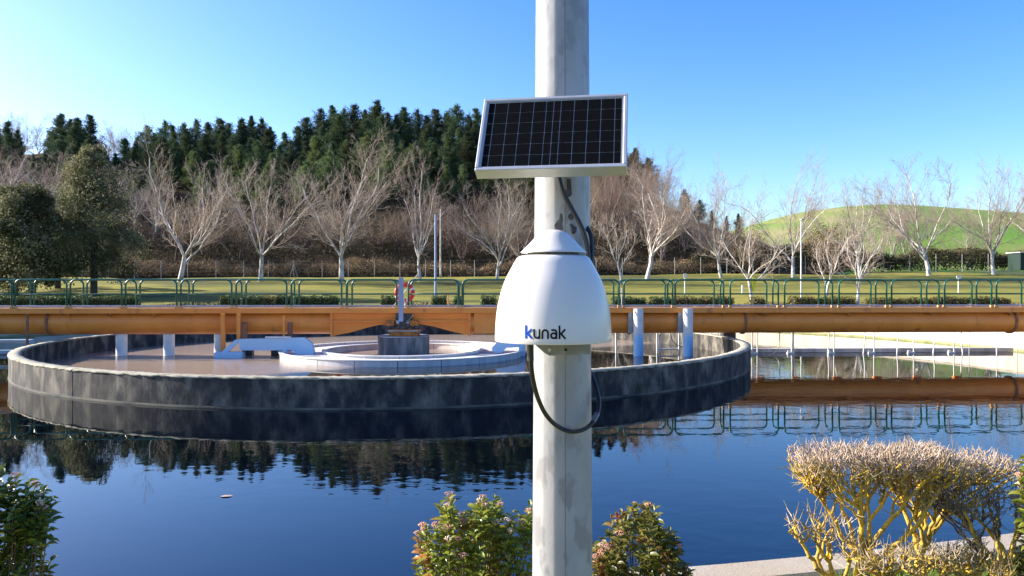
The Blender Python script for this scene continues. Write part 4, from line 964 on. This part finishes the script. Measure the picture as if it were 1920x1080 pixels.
lichen_shrub(1880, 4.3, ZP(905, 4.3), .75, .4, 'dark leafless twiggy shrub at the right edge by the curb', 9, nlim=6, nlead=34, ntip=220, cx=-.03, base_h=.10, dark=True)
lichen_shrub(1560, 4.2, ZP(958, 4.2), .36, .3, 'small low bare shrub at the left foot of the lichen shrub', 10, nlim=4, nlead=14, ntip=20, cx=-.05, base_h=.12)
# low tangle at the foot
lichen_shrub(1740, 4.0, ZP(1018, 4.0), .80, .3, 'low sprawling lichen-covered twigs at the foot of the flat shrubs', 12, nlim=9, nlead=60, ntip=80, cx=.0, base_h=.06)

# near turf: blades
r = rnd(80); n = 26000; x = r.uniform(.6, 4.4, n); yy = r.uniform(3.0, 5.6, n)
dist = np.hypot(x-C0.x, yy-C0.y); ok = dist > RO+.25; x = x[ok]; yy = yy[ok]; n = len(x)
A = np.stack([x, yy, np.full(n, GZ)], 1); d = r.normal(size=(n, 3))*.35; d[:, 2] = 1; hgt = r.uniform(.03, .10, n)*(.6+.8*r.random(n)); s = r.normal(size=(n, 2)); s /= np.linalg.norm(s, axis=1)[:, None]; s = np.concatenate([s, np.zeros((n, 1))], 1)*.0022
mid = A+d*hgt[:, None]*.6; tip = A+d*hgt[:, None]*1.0+r.normal(size=(n, 3))*np.array([.015, .015, .004])
V = np.stack([A-s, A+s, mid+s*.8, mid-s*.8, tip], 1).reshape(-1, 3); q = np.arange(n)[:, None]*5
T = np.concatenate([q+np.array([[0, 1, 2]]), q+np.array([[0, 2, 3]]), q+np.array([[3, 2, 4]])], 0)
tag(obj('grass', mesh_uniform('grass', V, T), M['blade']), 'bright green grass blades in front of the pale curb', 'grass', kind='stuff')
# floating petal/leaf on the water
mb = MB(); mb.add([(-.11, -.01, 0), (-.05, .05, .004), (.05, .06, .004), (.11, .01, 0), (.05, -.05, .004), (-.05, -.06, .004), (0, 0, .010)], [(0, 6, 1), (1, 6, 2), (2, 6, 3), (3, 6, 4), (4, 6, 5), (5, 6, 0)], True)
p = P(425, 931, 1); dd_ = CAMZ/(-(p[2]-CAMZ)); o = obj('floating_leaf', mb, mk('pale_pink_leaf', (.40, .28, .22), rough=.6)); o.scale = (.7, .7, 1); o.location = (p[0]*dd_, dd_, .006)
tag(o, 'single pale pink leaf floating on the blue water', 'leaf')

# ------------------------------------------------------------------ the steel pole, panel and sensor
PX_, PY_ = XP(1054.5, 2.06), 2.06
sp = thing('steel_pole', 'thick tapered galvanised steel pole rising through the middle of the view', 'pole', (PX_, PY_, GZ))
def prad(z): return (.0796-(z-1.88)*(.0093/1.52))     # radius at world height z
mb = MB(); NF = 16; zs = [GZ-.05, 1.4, 1.9, 2.4, 2.9, 3.4, 3.9, 5.2, 6.6]
V = []; Fs = []
for z in zs:
    for k in range(NF*2):
        a = 2*math.pi*(k//2)/NF+(-.035 if k % 2 == 0 else .035)+R_(2.5); rr = prad(z)/math.cos(math.pi/NF)*.987; V.append((rr*math.cos(a), rr*math.sin(a), z-GZ))
m_ = NF*2
for j in range(len(zs)-1):
    for k in range(m_): Fs.append((j*m_+k, j*m_+(k+1) % m_, (j+1)*m_+(k+1) % m_, (j+1)*m_+k))
mb.add(V, Fs, True); obj('shaft', mb, M['galv'], sp, sharp=False)
# long weld seam down the front
V = []; Fs = []; q = R_(-90+1.5)
for j, z in enumerate(zs[:-1]):
    for da, dr_ in ((-.010, .0005), (-.004, .0016), (.004, .0016), (.010, .0005)): rr = prad(z)+dr_; V.append((rr*math.cos(q+da), rr*math.sin(q+da), z-GZ))
for j in range(len(zs)-2):
    for k in range(3): Fs.append((j*4+k, j*4+k+1, (j+1)*4+k+1, (j+1)*4+k))
mb = MB(); mb.add(V, Fs, True); obj('weld_seam', mb, mk('seam_line', (.16, .16, .16), rough=.6), sp)
# base plate with bolts
mb = MB(); mb.box((0, 0, .02), (.34, .34, .03), bev=.004); obj('base_plate', mb, M['galv'], sp)
for sx_ in (-1, 1):
    for sy in (-1, 1): mb = MB(); mb.lathe([(0, .07), (.014, .07), (.014, .035), (.02, .035)], 6, (sx_*.13, sy*.13, 0)); obj('bolt', mb, M['grey'], sp)
# dark marks beside the seam
def onpole(px, py, off=.0012):
    z = ZP(py, PY_-.07); rr = prad(z)+off; xx = XP(px, PY_-.068)-PX_; xx = max(min(xx, rr*.98), -rr*.98); return Vector((xx, -math.sqrt(rr*rr-xx*xx), z-GZ))
def mark(pts, nm='tar_spot', mt=None):
    cx_ = sum(p[0] for p in pts)/len(pts); cy_ = sum(p[1] for p in pts)/len(pts); V = [onpole(cx_, cy_, .0022)]+[onpole(a, b_, .0016) for a, b_ in pts]; n = len(pts)
    mb = MB(); mb.add(V, [(0, i+1, (i+1) % n+1) for i in range(n)], True); return obj(nm, mb, mt or M['scuff'], sp)
def c1(x, y): return (860+x/2.842, 140+y/2.842)
mark([c1(538, 738), c1(552, 745), c1(554, 775), c1(550, 795), c1(556, 828), c1(540, 836), c1(515, 826), c1(509, 803), c1(524, 780), c1(536, 770)])
mark([c1(597+15*math.cos(a), 758+19*math.sin(a)) for a in np.linspace(0, 6.28, 14)[:-1]], 'cable_hole')
mark([c1(590, 797), c1(605, 795), c1(616, 808), c1(630, 812), c1(626, 838), c1(612, 852), c1(602, 845), c1(600, 822)])
mark([c1(575, 556), c1(597, 556), c1(601, 610), c1(603, 640), c1(590, 652), c1(572, 655), c1(558, 640), c1(562, 620), c1(576, 612)])

# solar panel
wv = Vector((math.cos(R_(10)), -math.sin(R_(10)), 0)); tl = R_(30)
uv = Vector((math.sin(tl)*math.sin(R_(10)), math.sin(tl)*math.cos(R_(10)), math.cos(tl))); nv = wv.cross(uv); nv.normalize()
if nv.y > 0: nv = -nv
PB = Vector(P(1029.7, 315.5, 1.78)); PW, PH, PT = .352, .2235, .0345
SPm = Matrix((wv, uv, nv)).transposed().to_4x4(); SPm.translation = PB
pn = bpy.data.objects.new('solar_panel', None); COL.objects.link(pn); tag(pn, 'tilted dark solar panel with aluminium frame clamped to the pole', 'solar panel'); pn.matrix_world = SPm
FWd = .0085
def fr(nm, c, d): mb = MB(); mb.box(c, d, bev=.0014); return obj(nm, mb, M['alu'], pn)
fr('frame_rail', (0, FWd/2, -PT/2), (PW, FWd, PT)); fr('frame_rail', (0, PH-FWd/2, -PT/2), (PW, FWd, PT))
fr('frame_rail', (-PW/2+FWd/2, PH/2, -PT/2+.0003), (FWd, PH-2*FWd-.0006, PT)); fr('frame_rail', (PW/2-FWd/2, PH/2, -PT/2+.0003), (FWd, PH-2*FWd-.0006, PT))
for (c, d) in (((0, FWd+.0012, -.0028), (PW-2*FWd, .0022, .002)), ((0, PH-FWd-.0012, -.0028), (PW-2*FWd, .0022, .002)), ((-PW/2+FWd+.0012, PH/2, -.0028), (.0022, PH-2*FWd-.005, .002)), ((PW/2-FWd-.0012, PH/2, -.0028), (.0022, PH-2*FWd-.005, .002))):
    mb = MB(); mb.box(c, d); obj('lip', mb, M['alu'], pn)
mb = MB(); mb.box((0, PH/2, -.008), (PW-2*FWd-.001, PH-2*FWd-.001, .006)); obj('backsheet', mb, M['backsheet'], pn)
xe = [152, 187, 259, 328, 400, 468, 508, 547, 618, 690, 760, 833, 870]; ia, ib = -PW/2+FWd+.0045, PW/2-FWd-.004
xe = [ia+(v-152)/(870-152)*(ib-ia) for v in xe]; y0_, y1_ = FWd+.004, PH-FWd-.004
for i in range(12):
    g = .0015; wc = xe[i+1]-xe[i]-g*1.0; hc = (y1_-y0_)/6-g
    mb = MB(); mb.box((0, 0, 0), (wc, hc, .0012)); me = mb.mesh('solar_cell'); me.materials.append(M['cell'])
    for j in range(6):
        o = obj('solar_cell', me, None, pn); o.location = ((xe[i]+xe[i+1])/2, y0_+(j+.5)*(y1_-y0_)/6, -.0042)
mb = MB(); mb.box((.02, PH*.55, -.026), (.09, .06, .028), bev=.004); obj('junction_box', mb, M['cable'], pn)
# bracket between panel and pole
def wpart(nm, mb, mt, par):
    me = mb.mesh(nm); autosmooth(me); me.transform(par.matrix_world.inverted()); return obj(nm, me, mt, par)
bpy.context.view_layer.update()
zb_ = PB.z+.10
mb = MB(); mb.box((PX_-.005, 1.93, zb_-.02), (.10, .12, .09), bev=.004); wpart('bracket', mb, M['alu'], pn)
for dz in (-.03, .03):
    mb = MB(); mb.lathe([(prad(zb_)+.001, -.006), (prad(zb_)+.003, -.006), (prad(zb_)+.003, .006), (prad(zb_)+.001, .006)], 40, (PX_, PY_, zb_+dz), closed_prof=True); wpart('band_clamp', mb, M['alu'], pn)
mb = MB(); mb.tube(catmull([P(1040, 300, 1.97), P(1049, 338, 1.965), P(1058, 365, 1.965), P(1074, 395, 1.97), P(1090, 425, 1.975), P(1100, 455, 1.98), P(1104, 488, 1.98), P(1103, 530, 1.975)], 10), .0062, 10); wpart('cable', mb, M['cable'], pn)
mb = MB(); mb.tube(catmull([P(1100, 425, 2.03), P(1107, 440, 2.0), P(1110, 465, 1.99), P(1109, 495, 1.98), P(1106, 530, 1.975)], 8), .0055, 10); wpart('cable', mb, M['cable'], pn)

# air quality sensor: white bell shell
SD = 1.84; SX = XP(1037, SD); sc_ = SD/F
an_ = thing('air_sensor', 'white bell-shaped air sensor mounted on the pole below the solar panel', 'air sensor', (SX, SD, ZP(640, SD)))
zz = lambda py: (640-py)*sc_
prof = [(0.02, 479), (.05/sc_*0+40, 478.6), (56, 479), (63, 480.5), (68, 484), (74, 494), (80.5, 506), (86, 516), (91, 527), (95.5, 539), (100, 555), (104, 573), (106.8, 592), (108.3, 612), (109, 630), (109, 637.5), (108.4, 638.6), (106.5, 638.8), (105, 636), (104, 600), (94, 560)]
pr2 = [(r_*sc_, zz(py)) for r_, py in prof]
mb = MB(); mb.lathe(pr2, 96); obj('shell', mb, M['plastic'], an_)
capp = [(0.1, 430.5), (10, 431.2), (19, 433.5), (27, 438), (34, 444.5), (41, 452), (50, 461.5), (58, 469.5), (61.5, 473), (61.8, 474.3), (60, 475), (50, 470), (30, 462), (.1, 460)]
mb = MB(); mb.lathe([(r_*sc_*1.0, zz(py)) for r_, py in capp], 80, (.001, 0, 0)); obj('cap', mb, M['plastic'], an_)
mb = MB(); mb.lathe([(46*sc_, zz(468)), (48*sc_, zz(477)), (52*sc_, zz(479.5))], 60); obj('vent_ring', mb, mk('grey_mesh', (.12, .12, .12), (.25, .25, .25), 120, rough=.8), an_)
mb = MB(); mb.lathe([(0.001, zz(628)), (.085, zz(628)), (.085, zz(600))], 40); obj('inner_body', mb, M['dark'], an_)
# under-plate: trapezoid bracket with two holes, connectors
PLY = 1.955
def w2(nm, mb, mt, par=an_): return obj(nm, mb, mt, par, world=True)
poly_ = [P(1003, 641, PLY), P(1107, 641, PLY), P(1107, 664, PLY), P(1030, 667, PLY), P(1021, 662, PLY), P(1003, 646, PLY)]
mb = MB(); mb.prism([(p[0], p[2]) for p in poly_], 'y', PLY, PLY+.003); w2('mount_plate', mb, M['galv'])
def disk(nm, px, py, r_, mt, y=PLY-.0015):
    c = P(px, py, y); mb = MB(); me_p = [(0, 0), (r_, 0), (r_, .0025), (r_*.2, .0025)]
    mb.lathe([(0, .001), (r_*.9, .001), (r_, 0)], 16); me = mb.mesh(nm); me.transform(Matrix.Rotation(R_(90), 4, 'X')); o = obj(nm, me, mt, an_); o.location = Vector(c)-an_.location
disk('screw', 1030.5, 655.8, .0046, M['white']); disk('screw', 1061, 656, .0038, M['cable'])
for px in (1041, 1066, 1091):
    c = P(px, 644, 1.90); mb = MB(); mb.tube([(c[0], c[1], c[2]+.03), (c[0], c[1], c[2]+.0)], .008, 12); w2('connector', mb, M['cable'])
for px in (1100, 1104): c = P(px, 645, 1.93); mb = MB(); mb.tube([(c[0], c[1], c[2]+.03), (c[0], c[1], c[2])], .002, 8); w2('pin', mb, M['grey'])
c = P(995, 0, 1.80)
mb = MB(); a = P(994, 640, 1.80); b_ = P(994, 646, 1.80); mb.tube([a, b_], .0085, 14); w2('gland_collar', mb, M['alu'])
mb = MB(); mb.tube([P(995, 645, 1.80), P(995.5, 676, 1.80)], .0068, 12); w2('plug', mb, M['cable'])
mb = MB(); mb.box((XP(990, 1.80), 1.815, ZP(661, 1.80)), (.0035, .014, .04)); w2('plug_tab', mb, M['alu'])
path = [(995.5, 672, 1.80), (996.5, 692, 1.81), (1000, 715, 1.83), (1007, 742, 1.87), (1019, 770, 1.92), (1034, 790, 1.945), (1050, 802, 1.955), (1067, 808.5, 1.955), (1085, 808, 1.955), (1100, 802, 1.97), (1112, 791, 1.98), (1120, 776, 2.0), (1123, 757, 2.02), (1120, 735, 2.05), (1113, 712, 2.08), (1104, 690, 2.12)]
mb = MB(); mb.tube(catmull([P(*q) for q in path], 8), .0057, 12); w2('loop_cable', mb, M['cable'])
mb = MB(); mb.tube(catmull([P(*q) for q in path[10:12]], 8), .0068, 12); w2('cable_sleeve', mb, mk('clear_sleeve', (.10, .10, .11), rough=.15, spec=.8))
# lettering wrapped on the shell
def shell_r(z):
    return float(np.interp(z, [p[1] for p in pr2[5:16]][::-1], [p[0] for p in pr2[5:16]][::-1]))
def stroke(pts, wpx, off):
    """ribbon following the shell; pts in photo pixels"""
    d0 = SD-.137; k = d0/F; P2 = [Vector((XP(a, d0)-SX, ZP(b_, d0)-an_.location.z)) for a, b_ in pts]; n = len(P2); V = []
    for i in range(n):
        t = (P2[min(i+1, n-1)]-P2[max(i-1, 0)]).normalized(); nn_ = Vector((-t.y, t.x)); e = Vector((0, 0))
        ext = t*0
        if 0 < i < n-1:
            t1 = (P2[i]-P2[i-1]).normalized(); t2 = (P2[i+1]-P2[i]).normalized(); cc = max(.6, math.sqrt(max(.01, (1+t1.dot(t2))/2)))
        else: cc = 1
        for s in (-1, 1):
            q = P2[i]+nn_*s*wpx*k/2/cc; rr = shell_r(q.y)+off; V.append((q.x, -math.sqrt(rr*rr-q.x*q.x), q.y))
    return V, [(2*i, 2*i+1, 2*i+3, 2*i+2) for i in range(n-1)]
def arc(cx_, cy_, rx, ry, a0, a1, n=9): return [(cx_+rx*math.cos(R_(a0+(a1-a0)*i/n)), cy_+ry*math.sin(R_(a0+(a1-a0)*i/n))) for i in range(n+1)]
def seg(a, b_, n=4): return [(a[0]+(b_[0]-a[0])*i/n, a[1]+(b_[1]-a[1])*i/n) for i in range(n+1)]
yb_, yx, ya = 635.6, 617.5, 610.4
def kk(x, mt): return ([seg((x+1.7, ya), (x+1.7, yb_), 6), seg((x+12.6, yx), (x+3.6, 626.8), 4), seg((x+4.6, 626.0), (x+13.0, yb_), 4)], mt)
LET = [kk(984.6, 'lblue'),
       ([[(1001.6, yx), (1001.6, 629)]+arc(1006.6, 629.2, 5, 4.8, 180, 0)[1:]+[(1011.6, yx)], seg((1011.7, 626), (1011.7, yb_))], 'lblack'),
       ([[(1017.0, yb_), (1017.0, 624)]+arc(1022.2, 624, 5.2, 5, 180, 360)[1:]+[(1027.4, yb_)]], 'lblack'),
       ([[(1033.6, 619.0)]+[(1038, 618.8)]+arc(1038.6, 623.4, 4.6, 4.6, 270, 360)[1:]+[(1043.2, 629), (1043.2, yb_)], arc(1038.1, 629.4, 5.0, 4.7, 0, 360, 18)], 'lblack'),
       kk(1047.4, 'lblack')]
for strokes, mt in LET:
    mb = MB()
    for i, s in enumerate(strokes): V, Fs = stroke(s, 3.5, .0007+.00012*i); mb.add(V, Fs, False)
    obj('letter', mb, M[mt], an_, sharp=False)
